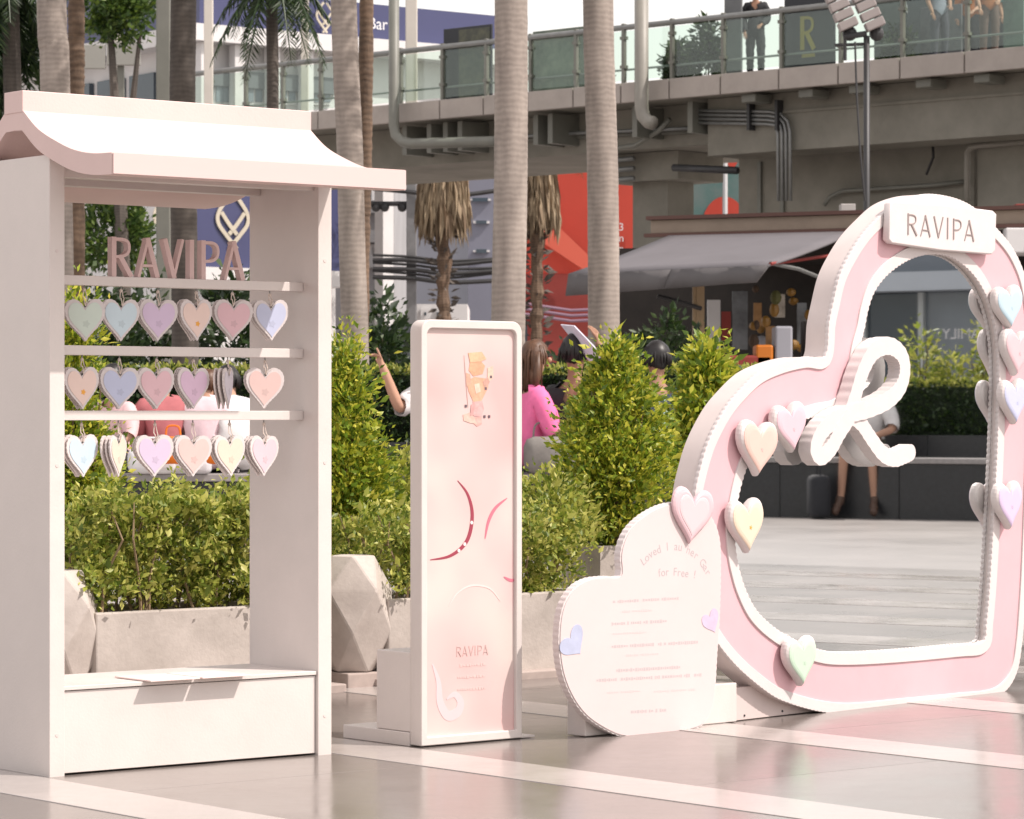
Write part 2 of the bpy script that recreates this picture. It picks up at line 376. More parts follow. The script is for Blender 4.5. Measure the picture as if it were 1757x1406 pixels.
mb = MB(MBR); mb.tube([(joints[0],.16,ZF+.26),(joints[-1],.16,ZF+.26)], .022, 6); obj('lower_rail', mb, metal_grey, sw)
mb = MB(MBR); mb.box(joints[0], joints[-1]+6, .13, 6, ZFB+.04, ZF-.08); obj('deck', mb, skyway_m, sw)
sg = Bs(1215, 268, .8)[0]
mb = MB(MBR); mb.box(sg, joints[-1]+6, .8, 1.9, Bs(1215,268,.8)[1], ZFB+.03); mb.box(sg, joints[-1]+6, .76, .9, ZFB-.35, ZFB-.30); obj('girder', mb, skyway_m, sw)
mb = MB(MBR); mb.box(joints[0]-2, sg-.01, 1.3, 5, ZFB-.75, ZFB+.03); obj('girder', mb, skyway_m, sw)
s0, z0 = Bs(635, 300, 3.2); z1 = Bs(640, 258, 3.2)[1]
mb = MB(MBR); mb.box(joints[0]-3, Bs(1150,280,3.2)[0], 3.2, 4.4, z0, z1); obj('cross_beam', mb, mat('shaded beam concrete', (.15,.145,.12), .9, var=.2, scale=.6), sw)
# brackets under the fascia and lamp boxes
for px in (700, 742, 770, 795, 925, 950, 1095, 1190):
    s, _ = Bs(px, 200, .6); mb = MB(MBR); mb.box(s-.06, s+.06, .5, 1.29, ZFB-.6, ZFB-.02); obj('bracket', mb, pipe_m, sw)
for px in (1290, 1388, 1475, 1590, 1690):
    s, _ = Bs(px, 160, .3); mb = MB(MBR); mb.box(s-.16, s+.16, .2, .7, ZFB-.16, ZFB-.01, c=.02); obj('soffit_lamp', mb, pipe_m, sw)
# pier, back wall
sp0, sp1 = Bs(1086,300,2.2)[0], Bs(1146,300,2.2)[0]
mb = MB(MBR); mb.box(sp0, sp1, 2.2, 3.0, 0, ZFB-.5); mb.box(sp0-.5, sp1+.5, 1.9, 3.3, ZFB-1.3, ZFB-.76); obj('pier', mb, skyway_m, sw)
sw0 = Bs(1268, 300, 2.4)[0]
mb = MB(MBR); mb.box(sw0, Bs(1672,300,2.4)[0], 2.4, 2.7, 0, ZFB-.3); obj('back_wall', mb, skyway_m, sw)
mb = MB(MBR); mb.box(Bs(1678,300,1.95)[0], Bs(1678,300,1.95)[0]+3.2, 1.95, 2.9, 0, ZFB-.3); obj('pier', mb, skyway_m, sw)
for px in (1303, 1342):
    s = Bs(px, 300, 2.35)[0]; mb = MB(MBR); mb.box(s-.04, s+.04, 2.34, 2.4, 0, Bs(1215,268,.8)[1]-.02); obj('joint_cover', mb, pipe_m, sw)
# downpipes and conduits
def bpipe(name, pix, d, r, m):
    mb = MB(MBR); pts = []
    for px, py in pix: s, z = Bs(px, py, d); pts.append((s, d, z))
    mb.tube(pts, r, 8); return obj(name, mb, m, sw, smooth=True)
pipe_light = mat('pale drain pipe', (.25, .235, .205), .5, var=.12, scale=2)
bpipe('downpipe', [(676,-40),(676,215),(679,232),(690,243),(706,247),(850,243)], -.25, .105, pipe_m)
bpipe('downpipe', [(1101,-40),(1101,185),(1104,200),(1112,209),(1122,212)], -.3, .13, pipe_light)
for i in range(4):
    o = i*7
    bpipe('conduit', [(1195,190+o),(1322-o*.3,192+o),(1340-o*.4,196+o*.9),(1352-o*.9,208+o*.6),(1356-o,225+o*.3),(1357-o,345)], .7, .03, metal_grey)
for px in (1287, 1335):
    s, z = Bs(px, 205, .66); mb = MB(MBR); mb.box(s-.03, s+.03, .6, .78, z-.2, z+.35); obj('conduit_clamp', mb, metal_dark, sw)
bpipe('conduit', [(1415,352),(1425,338),(1445,328),(1600,318),(1655,312)], 2.25, .04, pipe_m)
bpipe('conduit', [(1660,345),(1660,262),(1664,254),(1674,251),(1760,243)], 1.8, .055, pipe_light)
bpipe('conduit', [(1600,225),(1602,270),(1590,300)], 2.2, .025, metal_dark)
for k, y in enumerate((232, 238, 247, 255, 262)):
    bpipe('conduit', [(700,y+14),(860,y+4),(1000,y-4),(1190,y-12)], 1.0+.25*k, .035+.012*(k%2), [metal_grey, pipe_m, metal_dark][k%3])
bpipe('conduit', [(1010,262),(1090,250),(1130,225),(1150,205)], .9, .05, pipe_m)
for k in range(4):
    bpipe('conduit', [(1015,262+k*17),(1088,255+k*17)], 1.6, .05, metal_grey)
bpipe('cable_tray', [(1156,288),(1266,293)], .9, .07, metal_dark)
# banners and planting standing on the deck behind the glass
def bdeck(px, d): s, _ = Bs(px, 0, d); return MBR @ Vector((s, d, ZF-.08))
def banner(name, label, px0, px1, ytop, d, m, M=MBR):
    s0 = Bs(px0,0,d)[0]; s1 = Bs(px1,0,d)[0]; z = Bs((px0+px1)/2, ytop, d)[1]
    r = thing(name, label, 'banner', MBR @ Vector(((s0+s1)/2, d, ZF-.08)), 'banners standing on the walkway')
    mb = MB(MBR); mb.box(s0, s1, d, d+.05, ZF-.06, z, c=.008); obj('panel', mb, m, r)
    mb = MB(MBR); mb.box(s0, s1, d+.06, d+.3, ZF-.079, ZF-.03); obj('foot', mb, metal_dark, r)
    return r, s0, s1, z
pl_m = mat('dark foliage print', (.015, .02, .022), .5, col2=(.10, .10, .06), scale=3.5)
pl_m2 = mat('green foliage print', (.05, .075, .055), .5, col2=(.20, .22, .17), scale=2.5)
r, s0, s1, z = banner('banner', 'black banner with a leafy picture beside the thickest palm trunk', 761, 843, 46, .25, mat('black banner', (.012,.014,.02), .5))
mb = MB(MBR); mb.box(s0+(s1-s0)*.33, s1-.03, .24, .249, ZF+.02, z-.05); obj('printed_foliage', mb, pl_m, r)
banner('banner', 'grey green foliage banner between the two thickest palm trunks', 914, 1003, 50, .25, pl_m2)
r, s0, s1, z = banner('banner', 'black banner with a gold letter R on the walkway', 1346, 1432, -20, .3, mat('black banner', (.012,.014,.02), .5))
mR = Matrix.Identity(4); mR.col[0][:3] = SD; mR.col[1][:3] = (0,0,1); mR.col[2][:3] = -ND; mR.col[3][:3] = MBR @ Vector((0,.3,0))
gold_dull = mat('dull gold lettering', (.30, .23, .03), .5)
letters('R', s0+(s1-s0)*.34, Bs(1390,85,.3)[1], Bs(1390,27,.3)[1]-Bs(1390,85,.3)[1], .15, .004, .012, mR, gold_dull, r, wide=.9)
mb = MB(mR); zz = Bs(1390,95,.3)[1]
mb.strip([(s0+(s1-s0)*.36, zz), (s0+(s1-s0)*.62, zz)], .07, .004, .01); obj('printed_line', mb, gold_dull, r)
r, s0, s1, z = banner('banner', 'grey banner panel beside the dark standing person on the walkway', 1243, 1272, -20, .3, mat('grey banner', (.12,.125,.13), .5, var=.2, scale=2))
banner('banner', 'dark green banner left of the floodlight pole on the walkway', 1507, 1553, -30, .9, mat('dark green banner', (.05,.065,.06), .5, var=.4, scale=3))
banner('banner', 'grey banner with dim print right of the floodlights on the walkway', 1580, 1650, 10, 1.4, mat('dim grey banner', (.12,.12,.135), .5, var=.5, scale=2))
banner('banner', 'pale green banner panel near the walkway right end', 1722, 1757, -30, 1.2, mat('pale green banner', (.13,.19,.165), .5, var=.4, scale=3))

banner('banner', 'wide dark teal backdrop added behind the crowd at the walkway right end', 1500, 1640, -60, 2.6, mat('dark teal backdrop', (.035,.05,.055), .5, var=.5, scale=1.5))  # broad sheet added as a dark backdrop behind the glass
banner('banner', 'wide charcoal backdrop added behind the orange figure at the walkway right end', 1643, 1790, -60, 2.6, mat('charcoal backdrop', (.05,.055,.06), .5, var=.5, scale=1.5))  # second added sheet, darkens the rest of the walkway end
def foliage_cluster(name, centre, rad, n, size, m, parent, nclump=40, axis_up=.4):
    c = np.array(centre[:]); d = np.random.normal(size=(nclump,3)); d /= np.linalg.norm(d,axis=1,keepdims=True)
    cc = c + d*np.array(rad)*np.random.uniform(.45,1,(nclump,1))
    idx = np.random.randint(0,nclump,n); pts = cc[idx] + np.random.normal(size=(n,3))*np.array(rad)*.17
    ax = (pts-c)/np.array(rad) + np.random.normal(size=(n,3))*.6; ax[:,2] += axis_up
    V, Fc = leaves(pts, ax, size*np.random.uniform(.6,1.3,n)); return npmesh(name, V, Fc, m, parent, 'stuff')
def cone_points(n, prof, nclump, jitter):
    # prof: list of (z, radius); returns points, outward axis
    zs = np.array([p[0] for p in prof]); rs = np.array([p[1] for p in prof])
    zz = np.linspace(zs.min(), zs.max(), 200); rr = np.interp(zz, zs, rs); w = rr+.02; w /= w.sum()
    cz = np.random.choice(zz, nclump, p=w); ca = np.random.uniform(0,2*np.pi,nclump); cr = np.interp(cz,zs,rs)*np.random.uniform(.62,1.10,nclump)
    idx = np.random.randint(0,nclump,n)
    j = np.random.normal(size=(n,3))*jitter
    pts = np.stack([cr[idx]*np.cos(ca[idx]), cr[idx]*np.sin(ca[idx]), cz[idx]],1)+j
    inner = np.random.rand(n) < .3
    pts[inner,:2] *= np.random.uniform(.35,.9,(inner.sum(),1))
    ax = np.stack([pts[:,0],pts[:,1],np.full(n,.06)],1); ax /= np.linalg.norm(ax,axis=1,keepdims=True)+1e-6
    ax += np.random.normal(size=(n,3))*.55; ax[:,2] += .25
    return pts, ax
def shrub(name, label, base, prof, n, leaf, m, group=None, nclump=160, jit=.035, stems=5, cat='shrub'):
    r = thing(name, label, cat, base, group)
    p, ax = cone_points(n, prof, nclump, jit); ns = int(n/70); zs_ = np.array([q[0] for q in prof]); rs_ = np.array([q[1] for q in prof]); sz = np.random.uniform(zs_.min()+.3*(zs_.max()-zs_.min()), zs_.min()+.9*(zs_.max()-zs_.min()), ns); sa = np.random.uniform(0, 6.28, ns); sr = np.interp(sz, zs_, rs_)
    lean = np.stack([np.cos(sa)*.55, np.sin(sa)*.55, np.random.uniform(.2,.8,ns)],1); k_ = 9; tt = np.tile(np.linspace(.1,1,k_), ns); ix = np.repeat(np.arange(ns), k_); ln = np.random.uniform(1.5,3.6,ns)*leaf
    sp_pts = np.stack([sr*np.cos(sa), sr*np.sin(sa), sz],1)[ix] + lean[ix]*(tt*ln[ix])[:,None]; sp_ax = lean[ix]*.7 + np.random.normal(size=(ns*k_,3))*.7
    p = np.concatenate([p, sp_pts]); ax = np.concatenate([ax, sp_ax]); V, Fc = leaves(p+np.array(base[:]), ax, leaf*np.clip(np.random.lognormal(-.08,.34,len(p)), .4, 1.9)); npmesh('foliage', V, Fc, m, r, 'stuff')
    mb = MB(Matrix.Translation(base)); top = prof[-1][0]; zb = prof[0][0]
    for k in range(stems):
        a = k*2.4; q = .02+.02*(k%3); z1 = zb+(top-zb)*random.uniform(.4,.85)
        e = Vector((math.cos(a),math.sin(a),0))*q
        mb.tube([e*.4+Vector((0,0,0)), e*1.5+Vector((0,0,zb+(z1-zb)*.5)), e*2.2+Vector((0,0,z1))], [.012,.008,.003], 5)
    obj('stem', mb, twig, r); return r
# pot plants on the walkway
for px, ytop, d, lab in ((1215, 32, .6, 'small dark conical tree in front of pale sky on the walkway'), (1165, 75, .8, 'low dark bush on the walkway beside the pale downpipe'),
                         (1015, 95, 1.0, 'dark bush behind the walkway glass beside the second thickest palm'), (1540, 60, 1.0, 'dark green potted bush on the walkway right of the floodlights')):
    b = bdeck(px, d); h = Bs(px,ytop,d)[1]-b.z
    shrub('potted_bush', lab, b, [(.12,h*.2),(h*.4,h*.26),(h,.03)], 1500, .12, leaf_dark, 'potted bushes on the walkway', 60, .06, 3, 'bush')

# ------------------------------------------------------------------ bank building (left, far) with blue sign band
MK = frame(((340-CX)/F*75, 75, 0), 37); C0 = MK.translation.copy()
bb = thing('bank_building', 'white corner building with a blue sign band behind the walkway', 'building', C0)
PB = Plane(C0, 37); zc = 10.3
mb = MB(MK); mb.box(0.4, 4.2, .4, 14, 0, 9.9); obj('wall', mb, white_wall, bb)
mb = MB(MK); mb.box(4.21, 9.9, .4, 14, 8.6, 9.9); obj('upper_wing', mb, white_wall, bb)
for x in (6.4, 9.5):
    mb = MB(MK); mb.box(x, x+.35, 6, 6.4, 0, 8.59); obj('wing_column', mb, white_wall, bb)
mb = MB(MK); mb.box(-.25, 10, -.25, 14, 9.9, zc); obj('canopy', mb, white_wall, bb)
mb = MB(MK); mb.box(.1, 9.9, .1, .35, zc+.004, 11.2); mb.box(.1, .35, .36, 13, zc+.004, 11.6); obj('sign_band', mb, bank_blue, bb)
def emblem(px, py, hpx, m, parent, d, wt):
    a, b = PB.uv(px, py, d); s = hpx/F*78*1.25; mbx = MB(PB.M(d))
    for sg in (1,-1):
        L = catmull([(.06*sg,1),(-.30*sg,.62),(-.28*sg,.28),(.0,.05),(.28*sg,-.02)] if False else [(-.07*sg,1),(-.36*sg,.62),(-.38*sg,.36),(-.16*sg,.08),(.10*sg,-.20)], 6, False)
        mbx.strip([(a+p.x*s*1.0, b+p.y*s) for p in L], wt*s, .0, .03+.004*sg)
        L = catmull([(-.30*sg,.60),(-.10*sg,.34),(.10*sg,.12)], 6, False)
        mbx.strip([(a+p.x*s, b+p.y*s) for p in L], wt*s, .0, .032+.004*sg)
    obj('emblem', mbx, m, parent)
emblem(557, 48, 34, gold_m, bb, .02, .08)
textmesh('Bar', .42, PB.uv(652, 50, 0)[0], PB.uv(652, 50, 0)[1], .0, PB.M(-.09), mat('white lettering', (.7,.7,.72), .5), bb)
# lower blue board with emblems seen through the kiosk
z0 = PB.uv(300, 457)[1]; z1 = PB.uv(300, 340)[1]+.6; a0 = PB.uv(258, 400)[0]; a1 = 4.15
mb = MB(MK); mb.box(max(a0,-1.0), a1, -.12, .25, z0, z1); obj('sign_band', mb, bank_blue, bb)
mb = MB(MK); mb.box(max(a0,-1.0)-.1, a1, -.35, .3, z0-.4, z0-.01); obj('ledge', mb, white_wall, bb)
emblem(399, 412, 60, gold_m, bb, .14, .09); emblem(292, 410, 60, gold_m, bb, .14, .09)
# storey under the canopy: columns, windows
for px in (352, 410, 470, 528):
    a = PB.uv(px, 120)[0]; mb = MB(MK); mb.box(a-.14, a+.14, -.05, .22, 6.2, 9.89); obj('column', mb, white_wall, bb)
for i, px in enumerate((372, 387, 399, 425, 440, 455, 484, 497, 512, 540, 556, 572)):
    a, z = PB.uv(px, 178); z2 = PB.uv(px, 128)[1]
    mb = MB(MK); mb.box(a-.13, a+.13, .30, .42, z, z2); w = obj('window', mb, white_wall, bb)
    mb = MB(MK); mb.box(a-.095, a+.095, .27, .298, z+.06, z2-.06); obj('pane', mb, glass_blue, w)
mb = MB(MK); a = PB.uv(345,100)[0]; mb.box(a, 4.15, .2, .39, 8.9, 9.3); obj('shade_band', mb, mat('canopy shade grey', (.12,.13,.14), .6), bb)  # dark strip painted in for the shade under the canopy
for k in range(4):
    mb = MB(MK); mb.box(.25, .39, .9+k*1.6, 2.1+k*1.6, 7.0, 9.4); w = obj('window', mb, glass_dark, bb)
# ------------------------------------------------------------------ roof posts of the walkway and white columns near the building
def column(px, w, y0, y1, Y, m, label, base=None, group='slim posts standing behind the palms'):
    b = P(px, HZ, Y); b.z = base or 0; t = P(px, y0, Y).z-b.z; wd = w/F*Y
    r = thing('post', label, 'post', b, group)
    mb = MB(Matrix.Translation(b)); mb.box(-wd/2, wd/2, -wd/2, wd/2, 0, t, c=wd*.08); obj('shaft', mb, m, r)
    mb = MB(Matrix.Translation(b)); mb.box(-wd*.8, wd*.8, -wd*.8, wd*.8, 0, .08); obj('base_plate', mb, metal_grey, r)
    return r
cream_post = mat('cream painted post', (.55, .51, .46), .55, var=.08, scale=2)
column(203, 14, -60, 0, 66, cream_post, 'white post above the grey sign panels at far left')
column(281, 24, -60, 0, 40, pipe_m, 'grey green post hugging the left side of a palm trunk')
column(358, 15, -60, 0, 66, cream_post, 'cream post just right of the dark palm trunk above the kiosk roof', ZF-.08)
column(523, 13, -60, 0, 66, cream_post, 'cream post right of the hanging palm fronds', ZF-.08)
column(706, 20, -60, 0, 63.6, cream_post, 'cream post right of the dark downpipe on the walkway', ZF-.08)
column(706, 17, 300, 0, 80, mat('grey utility pole', (.20,.20,.205), .7, var=.15), 'grey utility pole carrying black cables under the walkway', group=None)
# ------------------------------------------------------------------ buildings seen under the walkway
def build_block(name, label, px0, px1, ytop, Y, depth, m, wins=(), ang=0, wm=glass_dark):
    a = P(px0, ytop, Y); b = P(px1, ytop, Y); r = thing(name, label, 'building', (a.x, Y, 0), 'distant buildings under the walkway')
    mb = MB(); mb.box(a.x, b.x, Y, Y+depth, 0, a.z); obj('wall', mb, m, r)
    for (x0, x1, y0, y1) in wins:
        p = P(x0, y1, Y); q = P(x1, y0, Y)
        mb = MB(); mb.box(p.x, q.x, Y-.12, Y-.002, p.z, q.z); w = obj('window', mb, white_wall, r)
        mb = MB(); mb.box(p.x+.1, q.x-.1, Y-.15, Y-.121, p.z+.1, q.z-.1); obj('pane', mb, wm, w)
    return r
pale_wall = mat('pale blue grey wall', (.42, .43, .48), .7, var=.08, scale=.3)
slate_wall = mat('slate grey tower wall', (.17, .175, .22), .7, var=.12, scale=.3)
grey_wall = mat('grey rendered block', (.30, .30, .31), .75, var=.15, scale=.4)
build_block('pale_building', 'pale blue grey building with cable shadows behind the shaggy palm', 672, 808, 200, 120, 14, pale_wall, [(683,690,330,350),(683,690,380,400)])
build_block('slate_tower', 'slate grey tower left of the thickest palm trunk', 803, 872, 180, 112, 14, slate_wall, [(812,840,380,384),(812,840,430,433),(806,842,342,345)])
r = build_block('grey_block', 'grey house with balconies right of the kiosk under the walkway', 560, 676, 240, 95, 12, grey_wall, [(632,642,310,352),(645,668,470,540),(634,645,420,445)])
for y in (362, 412, 455):
    p = P(632, y, 95); q = P(676, y, 95); mb = MB(); mb.box(p.x, q.x, 94.0, 94.99, p.z-.12, p.z+.25); obj('balcony', mb, mat('balcony slab', (.20,.20,.205), .8), r)
build_block('white_shed', 'low white shed at the foot of the shaggy palm', 715, 802, 522, 85, 5, white_wall, [(722,738,530,548),(748,756,530,548)])
build_block('white_backdrop', 'dark grey wall behind the cafe and the clipped hedge', 600, 905, 560, 60, 1.5, mat('charcoal wall', (.075,.08,.09), .8, var=.3, scale=1))
# red hoarding building
a = P(902, 250, 90); b = P(1090, 250, 84)
rb = thing('red_building', 'bright red hoarding building between the two thickest palm trunks', 'building', ((a.x+b.x)/2, 90, 0))
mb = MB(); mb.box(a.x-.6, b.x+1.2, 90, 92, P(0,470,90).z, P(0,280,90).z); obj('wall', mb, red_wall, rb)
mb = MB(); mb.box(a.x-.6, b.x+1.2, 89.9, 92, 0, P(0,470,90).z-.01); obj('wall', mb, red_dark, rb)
pa, pb, pc, pd = P(905,400,89.6), P(935,368,89.6), P(1010,440,89.6), P(1010,470,89.6)
mb = MB(); mb.add([p-Vector((0,k,0)) for k in (0,.3) for p in (pa,pb,pc,pd)], [(0,1,2,3),(7,6,5,4),(0,4,5,1),(1,5,6,2),(2,6,7,3),(3,7,4,0)]); obj('diagonal_fold', mb, mat('faded red fold', (.56,.10,.06), .6), rb)
for k, y in enumerate((523, 532, 541)):
    mb = MB(); p = P(885, y-4, 89.3); q = P(1075, y+6, 89.3); mb.tube([p, (p+q)/2-Vector((0,0,.15)), q], .05, 6); obj('cable', mb, mat('violet grey cable', (.20,.12,.17), .6), rb)
mb = MB(); p = P(1060, 545, 70); q = P(1073, 410, 70); mb.box(p.x, q.x, 70, 70.2, 0, q.z)
rs = tag(obj('red_sign_strip', mb, red_wall), 'narrow red vertical sign beside the bridge pier', 'sign')
PZ = Plane((0, 69.99, 0), 0)
for k, y in enumerate((388, 407, 425)):
    p = P(1066, y+8, 69.99); textmesh('3nn'[k], .24, p.x, p.z, .0, PZ.M(.02), mat('white lettering', (.7,.7,.72), .5), rs)
# mural panel behind the pier
p = P(1146, 400, 74); q = P(1275, 262, 74)
mu = thing('mural_panel', 'teal and red mural panel between bridge pier and grey wall', 'mural', ((p.x+q.x)/2, 74, 0))
mb = MB(); mb.box(p.x, q.x, 74, 74.3, 0, q.z); obj('panel', mb, mat('grey teal print', (.14,.16,.155), .5, col2=(.03,.12,.11), scale=.9), mu)
PM = Plane((0,74,0), 0)
for cx, cy, rr, m in ((1243, 392, 34, red_wall), (1256, 272, 10, red_wall), (1152, 385, 10, red_dark)):
    c = P(cx, cy, 74); rad = rr/F*74; mb = MB(PM.M(.004)); mb.prism([(c.x+rad*(1.15 if cx==1243 else 1)*math.cos(t*.26), c.z+rad*1.6*math.sin(t*.26)) for t in range(24)], 0, .02); obj('printed_shape', mb, m, mu)
textmesh('Ko', .5, P(1163,372,74).x, P(0,374,74).z, 0, PM.M(.03), mat('white lettering', (.7,.7,.72), .5), mu)
mb = MB(); p = P(1244, 400, 73.5); mb.tube([(p.x, 73.5, 0), (p.x, 73.5, P(0,268,73.5).z)], .06, 8); tag(obj('steel_pole', mb, mat('bright steel pole', (.55,.55,.56), .35, metal=.5)), 'bright steel pole in front of the teal and red mural', 'pole')
# cables to the pole
for k, y in enumerate((330, 441, 447, 455, 463, 470, 478)):
    p = P(640, y-6+3*k%7, 79.9); m1 = P(706, y, 79.8); m2 = P(770, y+7, 79.8); q = P(850, y-2+(k*5)%8, 79.9)
    mb = MB(); mb.tube(catmull([p, m1, m2, q], 5, False), .035 if k % 2 else .06, 5)
    tag(obj('power_cable', mb, metal_dark), ('highest', 'thick upper', 'thin second', 'thick middle', 'thin fourth', 'thick lower', 'lowest thin')[k]+' black cable strung across the grey utility pole', 'cable', 'power cables under the walkway')
mb = MB(); p = P(630, 350, 80); q = P(735, 350, 80); mb.tube([p, q], .07, 6)
for x in (645, 660, 690, 720): c = P(x, 356, 80); mb.ball(c, .12)
tag(obj('cross_arm', mb, metal_dark), 'black cross arm with insulators at the top of the utility pole', 'cross arm')
# ------------------------------------------------------------------ cafe with awning
cf = thing('cafe', 'dark open cafe under a grey fabric awning', 'cafe', P(1200, HZ, 48) - Vector((0,0,1)))
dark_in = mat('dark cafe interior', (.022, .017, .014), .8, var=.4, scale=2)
A0, A1 = P(1150, 403, 48.5), P(1470, 396, 47.2); B0_, B1_ = P(975, 470, 46.0), P(1318, 455, 43.3); V0, V1 = P(970, 508, 46.0), P(1296, 484, 43.4)
mb = MB(); n = 12
for i in range(n+1):
    t = i/n; a = A0.lerp(A1, t); b = B0_.lerp(B1_, t)
    for j in range(7): s = j/6; q = a.lerp(b, s); q.z += -.03*math.sin(math.pi*s)*(.7+.3*math.sin(7*t)); mb.v.append(q)
for i in range(n):
    for j in range(6): k = i*7+j; mb.f.append((k, k+1, k+8, k+7))
top = obj('awning', mb, awning_m, cf, smooth=True)
sm = top.modifiers.new('thick', 'SOLIDIFY'); sm.thickness = .03
for k in range(2):
    t0, t1 = ((0, .53), (.533, 1))[k]; mb = MB(); n = 10
    for i in range(n+1):
        t = t0+(t1-t0)*i/n; a = B0_.lerp(B1_, t); b = V0.lerp(V1, t); w_ = Vector((0, .05*math.sin(23*t), 0)); mb.v += [a-Vector((0,0,.004)), a.lerp(b,.5)+w_*.5, b+w_]
    for i in range(n):
        for j in range(2): q = i*3+j; mb.f.append((q, q+1, q+4, q+3))
    v = obj('valance', mb, mat('grey valance fabric', (.105,.098,.10), .8, var=.1, scale=1.2), cf, smooth=True); v.modifiers.new('thick','SOLIDIFY').thickness = .03
fd = (A1-A0).normalized(); fdh = Vector((fd.x, fd.y, 0)).normalized(); MC = Matrix.Identity(4); MC.col[0][:3] = fdh; MC.col[1][:3] = (-fdh.y, fdh.x, 0); MC.col[2][:3] = (0,0,1); MC.col[3][:3] = (A0.x, A0.y, 0)
zf0 = P(0, 400, 48.5).z; zf1 = P(0, 377, 48.5).z
mb = MB(MC); mb.box(-.35, 9, .05, .3, zf0, zf1, c=.01); obj('fascia_board', mb, mat('tan fascia board', (.28,.22,.17), .7, var=.15, scale=2), cf)
mb = MB(MC); mb.box(-.40, 9, -.02, .35, zf1+.003, zf1+.06); mb.box(-.42, 9, -.05, .04, zf0-.06, zf0-.004); obj('trim', mb, mat('red brown trim', (.10,.045,.035), .6), cf)
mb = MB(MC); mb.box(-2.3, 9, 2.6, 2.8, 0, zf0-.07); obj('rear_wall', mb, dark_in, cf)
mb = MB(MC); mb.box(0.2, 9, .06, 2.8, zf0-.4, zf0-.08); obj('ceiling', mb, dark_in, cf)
for px, w in ((1201, 14), (1191, 5)):
    s = P(px, HZ, 45.5); mb = MB(); mb.box(s.x-w/2/F*45.5, s.x+w/2/F*45.5, 45.4, 45.6, 0, P(0,488,45.5).z); obj('post', mb, mat('tan timber post', (.30,.21,.12), .65, var=.2, scale=6), cf)
mb = MB(); mb.tube([P(1128,508,45.3), P(1165,518,45.3), P(1203,530,45.4)], .035, 6); obj('awning_arm', mb, metal_dark, cf)
mb = MB(); mb.tube([P(1322,452,43.5), P(1370,462,45), P(1410,478,46)], .03, 6); obj('awning_arm', mb, metal_grey, cf)
mb = MB(); p = P(1335, 437, 44.2); mb.tube([P(1322,453,43.4), P(1375,446,45.2), P(1440,436,47)], .025, 6); obj('awning_frame', mb, mat('red frame', (.22,.03,.025), .6), cf)
for px, y0, y1, w, m in ((1225, 515, 600, 22, white_wall), (1270, 500, 600, 26, mat('dim poster', (.16,.17,.18), .6, var=.5, scale=3)), (1246, 535, 585, 16, red_dark)):
    p = P(px-w/2, y1, 48.6); q = P(px+w/2, y0, 48.6); mb = MB(); mb.box(p.x, q.x, 48.6, 48.7, p.z, q.z); obj('poster', mb, m, cf)
for px, y0, y1, w, m in ((1300, 520, 560, 14, mat('warm menu board', (.30,.16,.06), .6, var=.5, scale=5)), (1338, 505, 545, 18, mat('pale menu board', (.36,.32,.27), .6, var=.5, scale=5)), (1376, 520, 590, 16, mat('dim poster', (.16,.17,.18), .6)), (1322, 560, 600, 16, mat('warm menu board', (.30,.16,.06), .6))):
    p = P(px-w/2, y1, 47.6); q = P(px+w/2, y0, 47.6); mb = MB(); mb.box(p.x, q.x, 47.6, 47.66, p.z, q.z); obj('menu_board', mb, m, cf)
random.seed(3)
for k in range(18):
    px, py = random.uniform(1290, 1390), random.uniform(495, 600); c = P(px, py, random.uniform(46.6, 48))
    mb = MB(); mb.ball((0,0,0), (random.uniform(.04,.10), .07, random.uniform(.04,.12)), Matrix.Translation(c), 8, 6)
    obj('hanging_lantern' if k % 3 == 0 else 'hanging_basket', mb, [mat('amber lantern', (.22,.11,.015), .5), mat('dark rattan', (.06,.035,.02), .8), mat('olive plant', (.07,.07,.015), .7), mat('pale cloth', (.30,.30,.33), .8)][k % 4 if k % 3 else 0], cf)
for px, py, w, h, m in ((1285, 640, 80, 60, red_dark), (1312, 605, 30, 26, mat('orange crate', (.55,.16,.01), .5)), (1345, 590, 30, 60, mat('grey cloth', (.33,.33,.37), .8)), (1395, 590, 30, 80, dark_in)):
    p = P(px-w/2, py+h/2, 45); q = P(px+w/2, py-h/2, 45); mb = MB(); mb.box(p.x, q.x, 45, 45.6, 0, q.z, c=.03); obj('counter_unit', mb, m, cf)
b = P(1142, HZ, 44); b.z = 0
shrub('dark_bush', 'dark round bush under the left end of the grey awning', b, [(.1,.35),(1.2,.5),(2.0,.42),(2.35,.1)], 2600, .12, leaf_dark, None, 70, .08, 5, 'bush')
# right-hand cafe bits
mb = MB(); p = P(1708, 440, 47); q = P(1790, 398, 47); mb.box(p.x, q.x, 46, 47, p.z, q.z, c=.02); tag(obj('white_canopy', mb, white_wall), 'white canopy edge right of the heart frame top', 'canopy')
mb = MB(); p = P(1743, 378, 50); q = P(1790, 350, 50); mb.box(p.x, q.x, 50, 50.3, p.z, q.z, c=.01); tag(obj('red_box', mb, red_dark), 'dark red box on the wall at right edge above the heart frame', 'box')
mb = MB(); p = P(1443, 368, 49); q = P(1468, 350, 49); mb.box(p.x, q.x, 49, 49.3, p.z, q.z, c=.01); tag(obj('meter_box', mb, mat('pale meter box', (.45,.42,.40), .6)), 'pale box with red end on the wall left of the floodlight pole', 'box')
